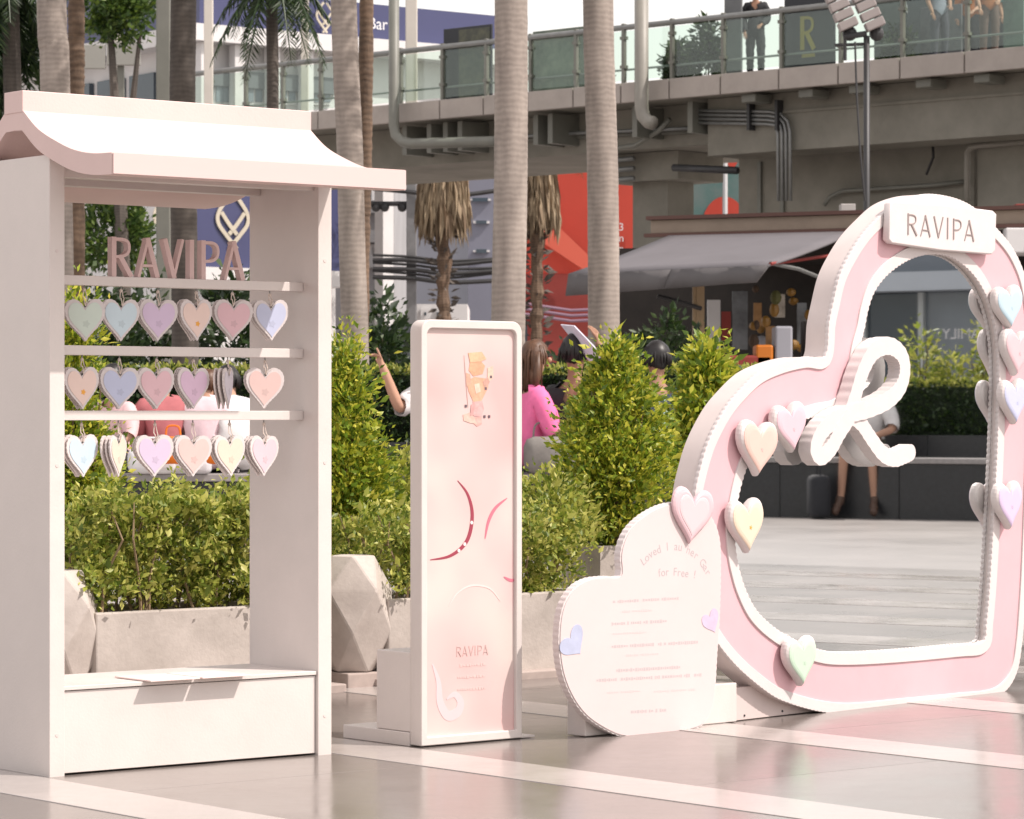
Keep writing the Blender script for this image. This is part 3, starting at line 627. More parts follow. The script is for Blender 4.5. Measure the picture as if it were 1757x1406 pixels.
# ------------------------------------------------------------------ floodlight pole
fl = thing('floodlight_pole', 'slim dark pole with two floodlight heads in front of the walkway', 'floodlight', P(1487, HZ, 42)-Vector((0,0,1)))
p = P(1487, HZ, 42); zt = P(0, 62, 42).z
mb = MB(); mb.tube([(p.x,42,0),(p.x,42,zt)], .042, 10); obj('pole', mb, metal_dark, fl, smooth=True)
mb = MB(); mb.tube([P(1447,64,42), P(1487,58,42)], .04, 8); mb.tube([P(1450,64,42),P(1450,104,42)], .025, 6); mb.tube([P(1432,78,42),P(1487,76,42)], .025, 6); obj('bracket', mb, metal_dark, fl)
mb = MB(); mb.tube(catmull([P(1467,72,41.8), P(1470,160,41.8), P(1476,260,41.8), P(1484,345,41.9)], 5, False), .015, 5); obj('cable', mb, metal_dark, fl)
for x0, x1 in ((1432, 1455), (1478, 1495)):
    h = None
    for k in range(4):
        a = P(x0+k*7.5, -6+k*16, 42); mb = MB(Matrix.Translation(a) @ Matrix.Rotation(R(-24), 4, 'Y')); mb.box(-.13, .13, -.1, .1, -.058, .058, c=.012)
        obj('lamp_module', mb, mat('pale lamp housing', (.30,.265,.255), .5), fl)
    mb = MB(); mb.ball(P(x0+26, 58, 42.1), .1); obj('hinge', mb, metal_dark, fl)
# ------------------------------------------------------------------ palms
def fronds(parent, top, n, length, droop, m, lo=-.2, leaflets=46, seed=0):
    rs = random.Random(seed)
    for k in range(n):
        az = 2*math.pi*k/n + rs.uniform(-.2,.2); el = rs.uniform(lo, 1.15); d = Vector((math.cos(az), math.sin(az), 0)); L = length*rs.uniform(.85,1.1)
        pts = []
        for i in range(9):
            t = i/8; pts.append(Vector(top) + d*(L*t*math.cos(el*(1-.4*t))) + Vector((0,0,L*(math.sin(el)*t - droop*t*t))))
        mb = MB(); mb.tube(pts, [.03*(1-.85*i/8) for i in range(9)], 5)
        s = np.linspace(.12, .99, leaflets); P_ = np.array([list(Vector(pts[min(7,int(x*8))]).lerp(pts[min(8,int(x*8)+1)], x*8-int(x*8))) for x in s])
        tg = np.gradient(P_, axis=0); tg /= np.linalg.norm(tg,axis=1,keepdims=True)
        side = np.cross(tg, np.array([0,0,1.])); side /= np.linalg.norm(side,axis=1,keepdims=True)+1e-9
        pp = np.concatenate([P_, P_]); ax = np.concatenate([side+tg*.55, -side+tg*.55]); ax[:,2] -= .55; ax += np.random.normal(size=ax.shape)*.12
        sz = np.concatenate([np.sin(np.pi*np.clip(s*.85+.15,0,1))]*2)*length*.26+.08
        V, Fc = leaves(pp, ax, sz, .09, .2)
        f = obj('frond', mb, leaf_palm, parent); npmesh('leaflets', V, Fc, leaf_palm, f, 'stuff')
def palm(label, pix, Y, w0, m, height=8.5, crown=True, seed=0, group='palm trunks rising behind the hedge', rings=True, frn=11, top=None):
    # pix: trunk centre in the photograph at several heights, from the highest to the lowest
    pts = [P(x, y, Y) for x, y in pix][::-1]
    lo, hi = pts[0], pts[-1]; base = lo + (lo-pts[1])*(lo.z/max(.01,(pts[1].z-lo.z))); base.z = 0; base.x = lo.x + (base.x-lo.x)*.4
    ht = top if top else height; up = hi + (hi-pts[-2])*((ht-hi.z)/max(.1, hi.z-pts[-2].z))*.6; up.z = ht
    r = thing('palm_tree', label, 'palm tree', base, group)
    ctrl = catmull([base]+pts+[up], 26, False); rad = w0/2/F*Y; rs = random.Random(seed); rr = []
    for p in ctrl:
        t = p.z/ht; q = rad*(1.05 - .12*t + (.18*math.exp(-p.z/.35)))
        rr.append(q*(1 + ((.005*math.sin(p.z*46)) if rings else rs.uniform(-.07,.07)) + rs.uniform(-.008,.008)))
    mb = MB(); mb.tube(ctrl, rr, 20); obj('trunk', mb, m, r, smooth=True)
    if crown: fronds(r, up, frn, 2.6, .62, leaf_palm, seed=seed)
    return r
palm('grey ringed palm trunk at far left above the kiosk roof', [(88,-20),(91,70),(95,165)], 27, 52, bark_royal, seed=1)
palm('brown fibrous palm trunk touching the far left grey trunk', [(131,-20),(131,70),(131,165),(131,420)], 29, 29, bark_brown, seed=2, rings=False)
palm('dark palm trunk seen above and through the kiosk', [(315,-20),(313,170),(316,420),(318,640)], 28, 45, bark_dark, seed=3)
palm('pale ringed palm trunk just right of the kiosk roof', [(589,-20),(600,250),(604,420),(610,620)], 25, 45, bark_royal, seed=4)
palm('dark brown palm trunk tucked behind the pale one right of the kiosk', [(629,-20),(627,180),(624,350),(622,420)], 31, 25, bark_brown, seed=5, rings=False)
palm('thickest pale ringed palm trunk above the standing sign', [(877,-20),(877,180),(876,330),(872,550)], 23, 57, bark_royal, seed=6)
palm('pale ringed palm trunk left of the grey awning', [(1026,-20),(1029,130),(1034,300),(1036,540)], 26, 53, bark_royal, seed=8)
# young palm with hanging fronds in view
kp = palm('slim green palm with dark fronds hanging beside the white building', [(467,60),(468,120),(468,200)], 36, 22, bark_dark, seed=9, crown=False, top=5.75, group=None)
fronds(kp, P(470, -40, 36), 13, .72, 1.1, leaf_palm, lo=-.5, seed=10)
# shaggy palms beyond the walkway
def shaggy(label, px, ytop, ybot, half, Y, w, n=1500):
    b = P(px, HZ, Y); b.z = 0; zt = P(px, ytop-70, Y).z; z0 = P(px, ybot, Y).z; z1 = P(px, ytop-20, Y).z; rad = w/2/F*Y; hr = half/F*Y
    r = thing('shaggy_palm', label, 'palm tree', b, 'shaggy palms beyond the walkway')
    mb = MB(Matrix.Translation(b)); rs = random.Random(int(px)); zz = [zt*i/44 for i in range(45)]
    mb.tube([(rs.uniform(-.03,.03), 0, z) for z in zz], [rad*(1+rs.uniform(-.22,.25)) for z in zz], 10); obj('trunk', mb, bark_brown, r)
    m = 150; zs = np.random.uniform(b.z+1.5, z0, m); a = np.random.uniform(0,6.28,m); pp = np.stack([b.x+rad*np.cos(a), b.y+rad*np.sin(a), zs],1); ax = np.stack([np.cos(a), np.sin(a), np.random.uniform(-.6,.8,m)],1)
    V, Fc = leaves(pp, ax, np.random.uniform(.15,.4,m), .4); npmesh('leaf_bases', V, Fc, bark_dark, r, 'stuff')
    a = np.random.uniform(0,6.28,n); t = np.random.rand(n); q = hr*(.35+.65*np.sqrt(np.random.rand(n)))*(1-.25*t); zs = z0+.35+(z1-z0)*t
    pp = np.stack([b.x+q*np.cos(a), b.y+q*np.sin(a), zs],1); ax = np.stack([np.cos(a)*.08, np.sin(a)*.08, -np.ones(n)],1)+np.random.normal(size=(n,3))*.06
    V, Fc = leaves(pp, ax, np.random.uniform(.5,1.2,n), .09); npmesh('dry_skirt', V, Fc, skirt_m, r, 'stuff')
    fronds(r, Vector((b.x,b.y,zt)), 9, 1.6, .5, leaf_palm, seed=int(px), leaflets=24); return r
shaggy('shaggy palm with a dry straw skirt in front of the pale building', 761, 305, 372, 42, 76, 24)
shaggy('shaggy palm in front of the red hoarding building', 921, 295, 368, 36, 78, 22)
# dark palm foliage at upper left and light tree behind it
b = P(20, HZ, 33); b.z = 0
dp = thing('feathery_palm', 'dark feathery palm at the upper left corner', 'palm tree', b)
mb = MB(); mb.tube([b, b+Vector((.05,0,2.5)), P(18, 0, 33)], [.13,.11,.09], 10); obj('trunk', mb, bark_dark, dp)
fronds(dp, P(5, -40, 33), 16, .72, 1.5, leaf_palm, lo=-.9, seed=21, leaflets=60)
foliage_cluster('foliage', P(12, 90, 33.5), (.32,.3,.62), 1500, .16, leaf_palm, dp, 40, -.5)
b = P(215, HZ, 50); b.z = 0
tr = thing('leafy_tree', 'light green leafy tree behind the brown palm trunk at left', 'tree', b)
mb = MB(); mb.tube([b, P(212, 500, 50), P(205, 300, 50), P(190, 60, 50)], [.14,.12,.10,.05], 8); mb.tube([P(207,330,50), P(225,200,50.2), P(240,60,50)], [.08,.06,.03], 7); obj('trunk', mb, bark_dark, tr)
foliage_cluster('crown', P(195, 10, 50), (.75,.7,.62), 3600, .13, leaf_tree, tr, 60)
foliage_cluster('crown', P(190, 400, 50.5), (.75,.6,.65), 3200, .13, leaf_tree, tr, 55)
b = P(205, HZ, 56); b.z = 0
gs = thing('grey_sign_panels', 'two plain grey sign panels on a stand beside the brown palm trunk', 'sign', b)
for x0, x1, y0, y1 in ((143, 180, 77, 118), (183, 240, 72, 112)):
    p = P(x0, y1, 56); q = P(x1, y0, 56); mb = MB(); mb.box(p.x, q.x, 56, 56.12, p.z, q.z, c=.01); obj('panel', mb, mat('grey panel', (.27,.265,.24), .6, var=.08, scale=1), gs)
mb = MB(); mb.box(b.x-.06, b.x+.06, 56.13, 56.25, 0, P(0,80,56).z); obj('post', mb, pipe_m, gs)
b = P(216, 180, 54); b.z = 0
# dark backing trees and bushes along the plaza edge behind the hedge
random.seed(11)
for k, (px, w, yt, Y, lab) in enumerate(((160, 1.0, 470, 30, 'dark bush behind the hedge seen through the kiosk left part'), (250, 1.1, 490, 31, 'dark bush behind the hedge left of the palm trunk in the kiosk'),
        (390, 1.0, 500, 30.5, 'dark bush behind the hedge right of the palm trunk in the kiosk'), (655, .7, 520, 33, 'dark bush behind the hedge left of the standing sign'), (1000, .8, 600, 34, 'dark bush behind the hedge below the red hoarding'))):
    b = P(px, HZ, Y); b.z = 0; h = P(px, yt, Y).z
    shrub('dark_bush', lab, b, [(.1,w*.3),(h*.5,w*.42),(h*.85,w*.3),(h,.08)], 2200, .11, leaf_dark, 'dark bushes behind the hedge', 60, .09, 5, 'bush')

# ------------------------------------------------------------------ clipped hedges, granite benches
def hedge(label, M, x0, x1, y0, y1, z0, z1, n, size=.045):
    o = M @ Vector(((x0+x1)/2, (y0+y1)/2, z0)); r = thing('clipped_hedge', label, 'hedge', o, 'clipped hedges behind the benches')
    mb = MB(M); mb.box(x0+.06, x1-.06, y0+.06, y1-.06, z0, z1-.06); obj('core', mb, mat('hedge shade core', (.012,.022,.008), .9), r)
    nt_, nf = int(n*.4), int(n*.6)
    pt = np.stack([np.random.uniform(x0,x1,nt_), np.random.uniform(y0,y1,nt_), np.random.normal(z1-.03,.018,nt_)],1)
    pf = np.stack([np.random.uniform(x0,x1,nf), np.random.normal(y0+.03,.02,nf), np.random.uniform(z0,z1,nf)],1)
    for nm, q, up, m in (('top_leaves', pt, .9, leaf_hedge), ('side_leaves', pf, .2, leaf_dark)):  # sunlit top and shaded front are put into the leaf colours
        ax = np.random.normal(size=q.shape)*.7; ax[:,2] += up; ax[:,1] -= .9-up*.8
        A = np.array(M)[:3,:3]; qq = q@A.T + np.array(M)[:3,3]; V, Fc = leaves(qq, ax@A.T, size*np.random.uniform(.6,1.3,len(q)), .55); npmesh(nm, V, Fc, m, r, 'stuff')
    return r
I4 = Matrix.Identity(4)
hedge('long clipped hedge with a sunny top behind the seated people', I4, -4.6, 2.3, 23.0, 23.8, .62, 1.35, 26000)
def bench(label, M, x0, x1, y0, tier=True, face=black_granite, seat=grey_granite):
    r = thing('granite_bench', label, 'bench', M @ Vector(((x0+x1)/2, y0, 0)), 'granite benches along the hedges')
    n = int((x1-x0)/1.2); w = (x1-x0)/n
    for k in range(n):
        mb = MB(M); mb.box(x0+k*w+.003, x0+(k+1)*w-.003, y0, y0+.12, 0, .53, c=.004); obj('face_slab', mb, face, r)
        mb = MB(M); mb.box(x0+k*w+.002, x0+(k+1)*w-.002, y0-.03, y0+.70, .533, .585, c=.006); obj('seat_slab', mb, seat, r)
        if tier:
            mb = MB(M); mb.box(x0+k*w+.003, x0+(k+1)*w-.003, y0+.71, y0+.82, .40, .80, c=.004); obj('back_slab', mb, face, r)
    mb = MB(M); mb.box(x0+.02, x1-.02, y0+.13, y0+.69, 0, .53); obj('core', mb, concrete, r)
    mb = MB(M); mb.box(x0+.02, x1-.02, y0+.83, y0+1.8, 0, .70); obj('soil_bed', mb, soil, r)
    return r
bench('long dark granite bench in front of the hedge where people sit', I4, -4.6, 2.3, 22.0)

# ------------------------------------------------------------------ planters, faceted stones, shrubs
PLN = Plane((0, 11.87, 0), UA)   # front of the planter row
MPl = frame(G(905, 1166), UA)
def planter(label, px0, px1, d0=0.0, zt=.325, depth=.42, joint=.0):
    MPx = frame(PLN.O - PLN.n*d0, UA); a = PLN.uv(px0, 1000, -d0)[0]; b = PLN.uv(px1, 1000, -d0)[0]
    r = thing('concrete_planter', label, 'planter', MPx @ Vector(((a+b)/2, depth/2, 0)), 'concrete planters behind the kiosk')
    t = .04
    mb = MB(MPx); mb.box(a, b, 0, t, 0, zt, c=.006); obj('front_wall', mb, concrete, r)
    mb = MB(MPx); mb.box(a, b, depth-t, depth, 0, zt, c=.006); obj('rear_wall', mb, concrete, r)
    for x in (a+.001, b-t-.001):
        mb = MB(MPx); mb.box(x, x+t, t+.001, depth-t-.001, 0, zt-.001); obj('side_wall', mb, concrete, r)
    mb = MB(MPx); mb.box(a+t+.002, b-t-.002, t+.002, depth-t-.002, .02, zt-.03); obj('soil', mb, soil, r)
    mb = MB(MPx); mb.box(a-.04, b+.04, -.07, depth+.02, 0, .035, c=.005); obj('plinth', mb, mat('pinkish plinth stone', (.40,.33,.30), .8, var=.2, scale=9), r)
    return MPx, a, b
def low_hedge(label, MPx, a, b, z0, z1, n, depth=.42):
    r = thing('low_shrub_row', label, 'shrub', MPx @ Vector(((a+b)/2, depth/2, z0)), 'leafy shrub rows in the concrete planters')
    nc = int((b-a)*150); cc = np.stack([np.random.uniform(a,b,nc), np.random.uniform(-.02,depth+.04,nc), z0+(z1-z0)*np.random.beta(1.35,1.1,nc)],1)
    idx = np.random.randint(0,nc,n); q = cc[idx]+np.random.normal(size=(n,3))*np.array([.03,.03,.028])
    q[:,2] = np.maximum(q[:,2], z0+.02); hi = (q[:,2] > z1-.05); q[hi,2] -= np.random.rand(hi.sum())*.05
    ax = np.random.normal(size=q.shape)*.75; ax[:,2] += .45; ax[:,1] -= .4
    A = np.array(MPx)[:3,:3]; V, Fc = leaves(q@A.T+np.array(MPx)[:3,3], ax@A.T, .025*np.clip(np.random.lognormal(0,.35,n),.45,2.0), .48); npmesh('foliage', V, Fc, leaf_hedge, r, 'stuff')
    mb = MB(MPx)
    for k in range(int((b-a)*34)):
        x = random.uniform(a+.03,b-.03); y = random.uniform(.03,depth-.05); pts = [(x,y,z0-.01)]
        for j in range(3): pts.append((x+random.uniform(-.05,.05)*(j+1)*.6, y+random.uniform(-.05,.05), z0+(z1-z0)*(j+1)*.3))
        mb.tube(pts, [.006,.005,.004,.002], 5)
    obj('stems', mb, mat('pale shrub stem', (.24,.17,.10), .9), r); return r
M1, a, b = planter('stained concrete planter seen through the kiosk opening', 165, 560)
low_hedge('low leafy shrub row seen through the kiosk opening', M1, a-.02, b+.02, .31, .745, 21000)
M1, a, b = planter('concrete planter partly hidden behind the standing sign', 667, 1015)
low_hedge('low leafy shrub row behind the standing sign', M1, a, b-.02, .31, .66, 12500)
M1, a, b = planter('concrete planter at far left behind the kiosk left panel', -120, 92)
# taller pots with conical shrubs
def pot(label, px, py_top, py_base, Y, half, m=concrete):
    c = P(px, HZ, Y); c.z = 0; zt = P(px, py_top, Y).z; hw = half/F*Y
    r = thing('concrete_pot', label, 'planter', c, 'square pots of the conical shrubs'); Mx = frame(c, UA)
    mb = MB(Mx)
    for x0,x1,y0,y1 in ((-hw,hw,-hw,-hw+.05),(-hw,hw,hw-.05,hw),(-hw,-hw+.05,-hw+.051,hw-.051),(hw-.05,hw,-hw+.051,hw-.051)): mb.box(x0,x1,y0,y1,0,zt)
    obj('wall', mb, m, r); mb = MB(Mx); mb.box(-hw+.052, hw-.052, -hw+.052, hw-.052, .02, zt-.04); obj('soil', mb, soil, r); return c, zt
def cone(label, px, Y, prof_pix, n, group='conical shrubs in square pots', leaf=.029, m=None):
    b = P(px, HZ, Y); b.z = P(px, prof_pix[0][0]+25, Y).z
    prof = [(P(px, y, Y).z-b.z, max(.012, w/F*Y-.05)) for y, w in prof_pix]
    return shrub('conical_shrub', label, b, prof, int(n*1.7), leaf, m or leaf_bright, group, 85, .05, 6)
pot('square concrete pot under the conical shrub right of the standing sign', 1035, 935, 1140, 12.9, 52)
cone('bushy conical shrub right of the standing sign', 1055, 12.95, [(925,62),(860,100),(800,106),(740,90),(680,68),(640,43),(600,24),(570,12),(556,5)], 9500)
pot('square concrete pot hidden between kiosk and standing sign', 600, 930, 1140, 12.7, 45)
cone('tall conical shrub between kiosk and standing sign', 592, 12.6, [(950,70),(880,102),(820,88),(760,64),(700,38),(650,27),(600,18),(575,8)], 8500)
cone('loose conical shrub just left of the heart frame', 1212, 14.6, [(900,50),(800,62),(720,60),(675,50),(645,30),(620,14),(600,6)], 5200, leaf=.042)
cone('tall bright shrub behind the kiosk left side', 128, 12.3, [(1030,66),(940,84),(860,84),(780,70),(700,50),(620,46),(540,32),(490,14)], 7500)
b = P(690, HZ, 12.8); b.z = .3
shrub('filler_shrub', 'low shrub against the left edge of the standing sign', b, [(.0,.10),(.2,.16),(.42,.10),(.5,.04)], 3600, .028, leaf_hedge, None, 70, .035, 5)
b = P(945, HZ, 12.5); b.z = .3
shrub('filler_shrub', 'low shrub against the right edge of the standing sign', b, [(.0,.12),(.2,.16),(.38,.12),(.46,.04)], 3600, .028, leaf_hedge, None, 70, .035, 5)
def faceted(label, px, pyb, Y, hw, h, rot):
    c = P(px, HZ, Y); c.z = 0; r = thing('faceted_stone', label, 'stone', c, 'faceted stone blocks between the planters')
    Mx = frame(c, UA); mb = MB(Mx); mb.box(-hw*.62, hw*.62, -hw*.62, hw*.62, 0, .06, c=.006); obj('plinth', mb, mat('pinkish plinth stone', (.40,.33,.30), .8, var=.2, scale=9), r)
    bm = bmesh.new(); rings = [(.062, .62, 0), (.30*h+.06, 1.0, .5), (.62*h+.06, 1.0, 0), (h, .55, .5)]; n = 5; V = []
    for z, q, ph in rings: V.append([bm.verts.new((hw*q*math.cos(2*math.pi*(k+ph)/n+rot), hw*q*math.sin(2*math.pi*(k+ph)/n+rot), z)) for k in range(n)])
    bmesh.ops.convex_hull(bm, input=bm.verts[:]); bmesh.ops.dissolve_limit(bm, angle_limit=.02, verts=bm.verts[:], edges=bm.edges[:])
    bmesh.ops.bevel(bm, geom=bm.edges[:], offset=.004, segments=1, affect='EDGES'); bm.verts.index_update()
    mb = MB(Matrix.Translation(c)); mb.add([v.co[:] for v in bm.verts], [tuple(v.index for v in f.verts) for f in bm.faces]); bm.free(); obj('block', mb, stone, r)
faceted('faceted stone block right of the kiosk', 606, 1180, 11.55, .150, .485, .35)
faceted('faceted stone block behind the kiosk left panel', 100, 1150, 10.75, .150, .47, .6)
# ------------------------------------------------------------------ people
def skin_mesh(verts, edges, radii, root, levels=2):
    me = bpy.data.meshes.new('skel'); me.from_pydata([tuple(v) for v in verts], edges, []); ob = bpy.data.objects.new('skel', me); COL.objects.link(ob)
    md = ob.modifiers.new('skin', 'SKIN'); md.use_smooth_shade = True; md.branch_smoothing = .6
    for i, d in enumerate(me.skin_vertices[0].data): d.radius = (radii[i], radii[i]) if not isinstance(radii[i], tuple) else radii[i]; d.use_root = (i == root)
    sb = ob.modifiers.new('sub', 'SUBSURF'); sb.levels = levels; sb.render_levels = levels
    dg = bpy.context.evaluated_depsgraph_get(); out = bpy.data.meshes.new_from_object(ob.evaluated_get(dg)); bpy.data.objects.remove(ob); return out
SIT = dict(pelvis=(0,0,0), spine=(0,-.03,.18), chest=(0,-.02,.36), neck=(0,.0,.52), head0=(0,.02,.60), head1=(0,.03,.70), head2=(0,.02,.78),
  sl=(-.165,-.01,.44), el=(-.22,.06,.18), wl=(-.12,.26,.10), sr=(.165,-.01,.44), er=(.22,.06,.18), wr=(.12,.26,.10),
  hl=(-.09,.02,-.02), kl=(-.11,.43,.0), al=(-.11,.46,-.42), tl=(-.12,.60,-.47), hr=(.09,.02,-.02), kr=(.11,.43,.0), ar=(.11,.46,-.42), tr=(.12,.60,-.47))
STAND = dict(SIT); STAND.update(el=(-.22,-.03,.17), wl=(-.13,.17,.06), er=(.22,-.02,.17), wr=(.19,.10,-.05), kl=(-.10,.03,-.44), al=(-.10,-.02,-.86), tl=(-.11,.13,-.91), kr=(.10,.03,-.44), ar=(.10,-.02,-.86), tr=(.11,.13,-.91), hl=(-.09,0,-.06), hr=(.09,0,-.06))
RAD = dict(pelvis=(.15,.11), spine=(.125,.095), chest=(.15,.10), neck=.048, head0=.058, head1=.088, head2=.072, s=.060, e=.046, w=.032, h=.088, k=.056, a=.036, t=.030)
BONES = [('pelvis','spine','torso'),('spine','chest','torso'),('chest','neck','neck'),('neck','head0','head'),('head0','head1','head'),('head1','head2','head'),
  ('chest','sl','torso'),('sl','el','uarm'),('el','wl','farm'),('chest','sr','torso'),('sr','er','uarm'),('er','wr','farm'),
  ('pelvis','hl','hip'),('hl','kl','thigh'),('kl','al','shin'),('al','tl','foot'),('pelvis','hr','hip'),('hr','kr','thigh'),('kr','ar','shin'),('ar','tr','foot')]
def person(label, pos, yaw, J, skin, hair, top_m, bot_m, group=None, long_hair=0.0, short_sleeve=True, shorts=False, hands=('relax','relax'), scale=1.0):
    # pos: pelvis in the world; yaw: degrees, 0 faces +Y
    M = Matrix.Translation(pos) @ Matrix.Rotation(R(yaw), 4, 'Z') @ Matrix.Scale(scale, 4)
    names = list(J.keys()); V = [Vector(J[k]) for k in names]; rad = []
    for k in names: rad.append(RAD[k] if k in RAD else RAD[k[0]])
    idx = {k: i for i, k in enumerate(names)}; E = [(idx[a], idx[b]) for a, b, _ in BONES]; lab = [(V[idx[a]], V[idx[b]], c) for a, b, c in BONES]
    for side, hand in zip('lr', hands):
        w = V[idx['w'+side]]; e = V[idx['e'+side]]; d = (w-e).normalized(); s = d.cross(Vector((0,0,1))); s = s.normalized() if s.length > .1 else Vector((1,0,0)); up = s.cross(d)
        V.append(w+d*.075); pi = len(V)-1; rad.append(.026); E.append((idx['w'+side], pi)); lab.append((w, V[pi], 'hand'))
        for f in range(4):
            o = (f-1.5)*.018; ln = (.07,.08,.075,.055)[f]; cu = .55 if hand == 'relax' else (0.05 if f == 0 else 1.4)
            a = V[pi]+s*o*1.1+d*.022; b = a+d*ln*.5*math.cos(cu*.5)-up*ln*.5*math.sin(cu*.5); c = b+d*ln*.5*math.cos(cu)-up*ln*.5*math.sin(cu)
            q = len(V); V += [a, b, c]; rad += [.0095, .0085, .007]; E += [(pi,q),(q,q+1),(q+1,q+2)]; lab.append((a, c, 'hand'))
        a = w+d*.04+s*.03; q = len(V); V += [a+s*.012, a+s*.03+d*.045]; rad += [.010, .008]; E += [(pi,q),(q,q+1)]; lab.append((V[q], V[q+1], 'hand'))
    me = skin_mesh(V, E, rad, idx['pelvis'], 1)
    base = Vector(pos); zmin = min((M @ v).z for v in V); base.z = zmin
    r = thing('person', label, 'person', base, group)
    co = np.array([v.co[:] for v in me.vertices]); no = np.array([v.normal[:] for v in me.vertices])
    fc = np.array([p.center[:] for p in me.polygons]); best = np.full(len(fc), 1e9); kind = np.zeros(len(fc), int); kinds = ['torso','neck','head','uarm','farm','hip','thigh','shin','foot','hand']
    for a, b, c in lab:
        a_, b_ = np.array(a[:]), np.array(b[:]); ab = b_-a_; t = np.clip(((fc-a_)@ab)/(ab@ab+1e-9), 0, 1); dd = np.linalg.norm(fc-(a_+t[:,None]*ab), axis=1)
        ku = dd < best; best[ku] = dd[ku]; kind[ku] = kinds.index(c)
    faces = [tuple(p.vertices) for p in me.polygons]
    def shell(nm, sel, off, m):
        s = [f for f, k in zip(faces, kind) if kinds[k] in sel]
        if not s: return
        mb = MB(); used = sorted({i for f in s for i in f}); mp = {v: i for i, v in enumerate(used)}
        mb.v = [M @ Vector(co[i]+no[i]*(off+.007*math.sin(co[i][2]*46+co[i][0]*31+7*math.sin(co[i][1]*17)))) for i in used]; mb.f = [tuple(mp[i] for i in f) for f in s]; o = obj(nm, mb, m, body if nm in ('hand',) else r, smooth=True)
        return o
    mb = MB(); mb.v = [M @ v.co for v in me.vertices]; mb.f = faces; body = obj('body', mb, skin, r, smooth=True)
    tops = {'torso','hip'} | ({'uarm'} if short_sleeve else {'uarm','farm'})
    shell('shirt', tops, .030, top_m); shell('shorts' if shorts else 'trousers', {'hip','thigh'} if shorts else {'hip','thigh','shin'}, .024, bot_m); shell('shoe', {'foot'}, .008, shoe_m)
    h1 = V[idx['head1']]; mb = MB(M); mb.ball((h1.x, h1.y-.012, h1.z+.022), (.094,.105,.112), None, 14, 10)
    keep = [f for f in mb.f if not (sum((M.inverted() @ mb.v[i]).y for i in f)/len(f) > h1.y+.03 and sum((M.inverted() @ mb.v[i]).z for i in f)/len(f) < h1.z+.07)]
    mb.f = [f for f in keep if not (sum((M.inverted() @ mb.v[i]).z for i in f)/len(f) < h1.z-.035 and sum((M.inverted() @ mb.v[i]).y for i in f)/len(f) > h1.y-.045)]
    hrs = random.Random(int(abs(pos[0])*100))
    mb.v = [q + Vector((hrs.uniform(-1,1), hrs.uniform(-1,1), hrs.uniform(-1,1)))*.007*scale for q in mb.v]
    for k in range(46):
        az = hrs.uniform(0, 6.28); 
        if math.sin(az) > .55: continue
        rr_ = .098; d_ = Vector((math.cos(az), math.sin(az), 0)); l_h = long_hair*hrs.uniform(.7,1.05) if long_hair > 0 and math.sin(az) < .2 else hrs.uniform(.02,.05); st_ = Vector((h1.x, h1.y-.012, h1.z+.105))
        mb.tube([st_+d_*.02, st_+d_*rr_*.75-Vector((0,0,.028)), st_+d_*rr_*1.04-Vector((0,0,.09)), st_+d_*rr_*(1.05+hrs.uniform(-.1,.12))-Vector((0,0,.12+l_h))], [.012,.012,.011,.003], 4)
    if long_hair > 0:
        for k in range(9):
            t = (k-4)/4; mb.tube([(h1.x+t*.075, h1.y-.06+abs(t)*.04, h1.z+.04), (h1.x+t*.10, h1.y-.085+abs(t)*.05, h1.z-long_hair*.5), (h1.x+t*.10, h1.y-.08+abs(t)*.04, h1.z-long_hair*(1-.1*abs(t)))], [.028,.032,.014], 6)
    obj('hair', mb, hair, r, smooth=True)
    mb = MB(M); mb.ball((h1.x, h1.y+.098, h1.z-.012), (.012,.018,.018), None, 8, 6); obj('nose', mb, skin, body, smooth=True)
    for sx in (-1, 1):
        mb = MB(M); mb.ball((h1.x+sx*.032, h1.y+.080, h1.z+.012), (.013,.009,.008), None, 8, 6); obj('eye', mb, hair_black, body)
        mb = MB(M); mb.ball((h1.x+sx*.088, h1.y, h1.z-.005), (.010,.020,.028), None, 8, 6); obj('ear', mb, skin, body, smooth=True)
    mb = MB(M); mb.ball((h1.x, h1.y+.083, h1.z-.052), (.024,.008,.007), None, 8, 6); obj('mouth', mb, mat('lip', (.35,.12,.10), .5), body)
    return r
SEATZ = .585+.115
def seatp(px, Y=22.35): p = P(px, HZ, Y); p.z = SEATZ; return p
cl = lambda n, c: mat(n, c, .8, var=.12, scale=14, bump=.15, bscale=30)
GS = 'people sitting on the granite bench'
j = dict(SIT); j.update(er=(.22,.06,.18), sl=(-.165,-.01,.44), el=(-.33,.10,.36), wl=(-.36,.14,.62))
person('seated person in white raising an arm with pointing finger behind the standing sign', seatp(748), 178, {**SIT, 'er': (.25,.10,.33), 'wr': (.36,.16,.62)}, skin_a, hair_black, cl('white shirt', (.68,.66,.66)), cl('dark trousers', (.03,.03,.035)), GS, hands=('relax','point'))
person('woman with long brown hair in a bright pink shirt right of the standing sign', seatp(914, 22.2), -70, {**SIT, 'wl': (-.10,.42,.08), 'wr': (.12,.42,.10)}, skin_a, hair_brown, cl('bright pink shirt', (.80,.16,.36)), cl('grey trousers', (.30,.28,.26)), GS, long_hair=.24)
r = person('person with black hair holding a white sheet over the head', seatp(985, 22.5), -25, {**SIT, 'er': (.26,.10,.42), 'wr': (.14,.12,.74)}, skin_b, hair_black, cl('black shirt', (.02,.02,.022)), cl('dark trousers', (.03,.03,.035)), GS, short_sleeve=False, scale=1.06)
mb = MB(); q = [P(962,558,22.6), P(985,560,22.4), P(1035,612,22.2), P(1012,622,22.4)]
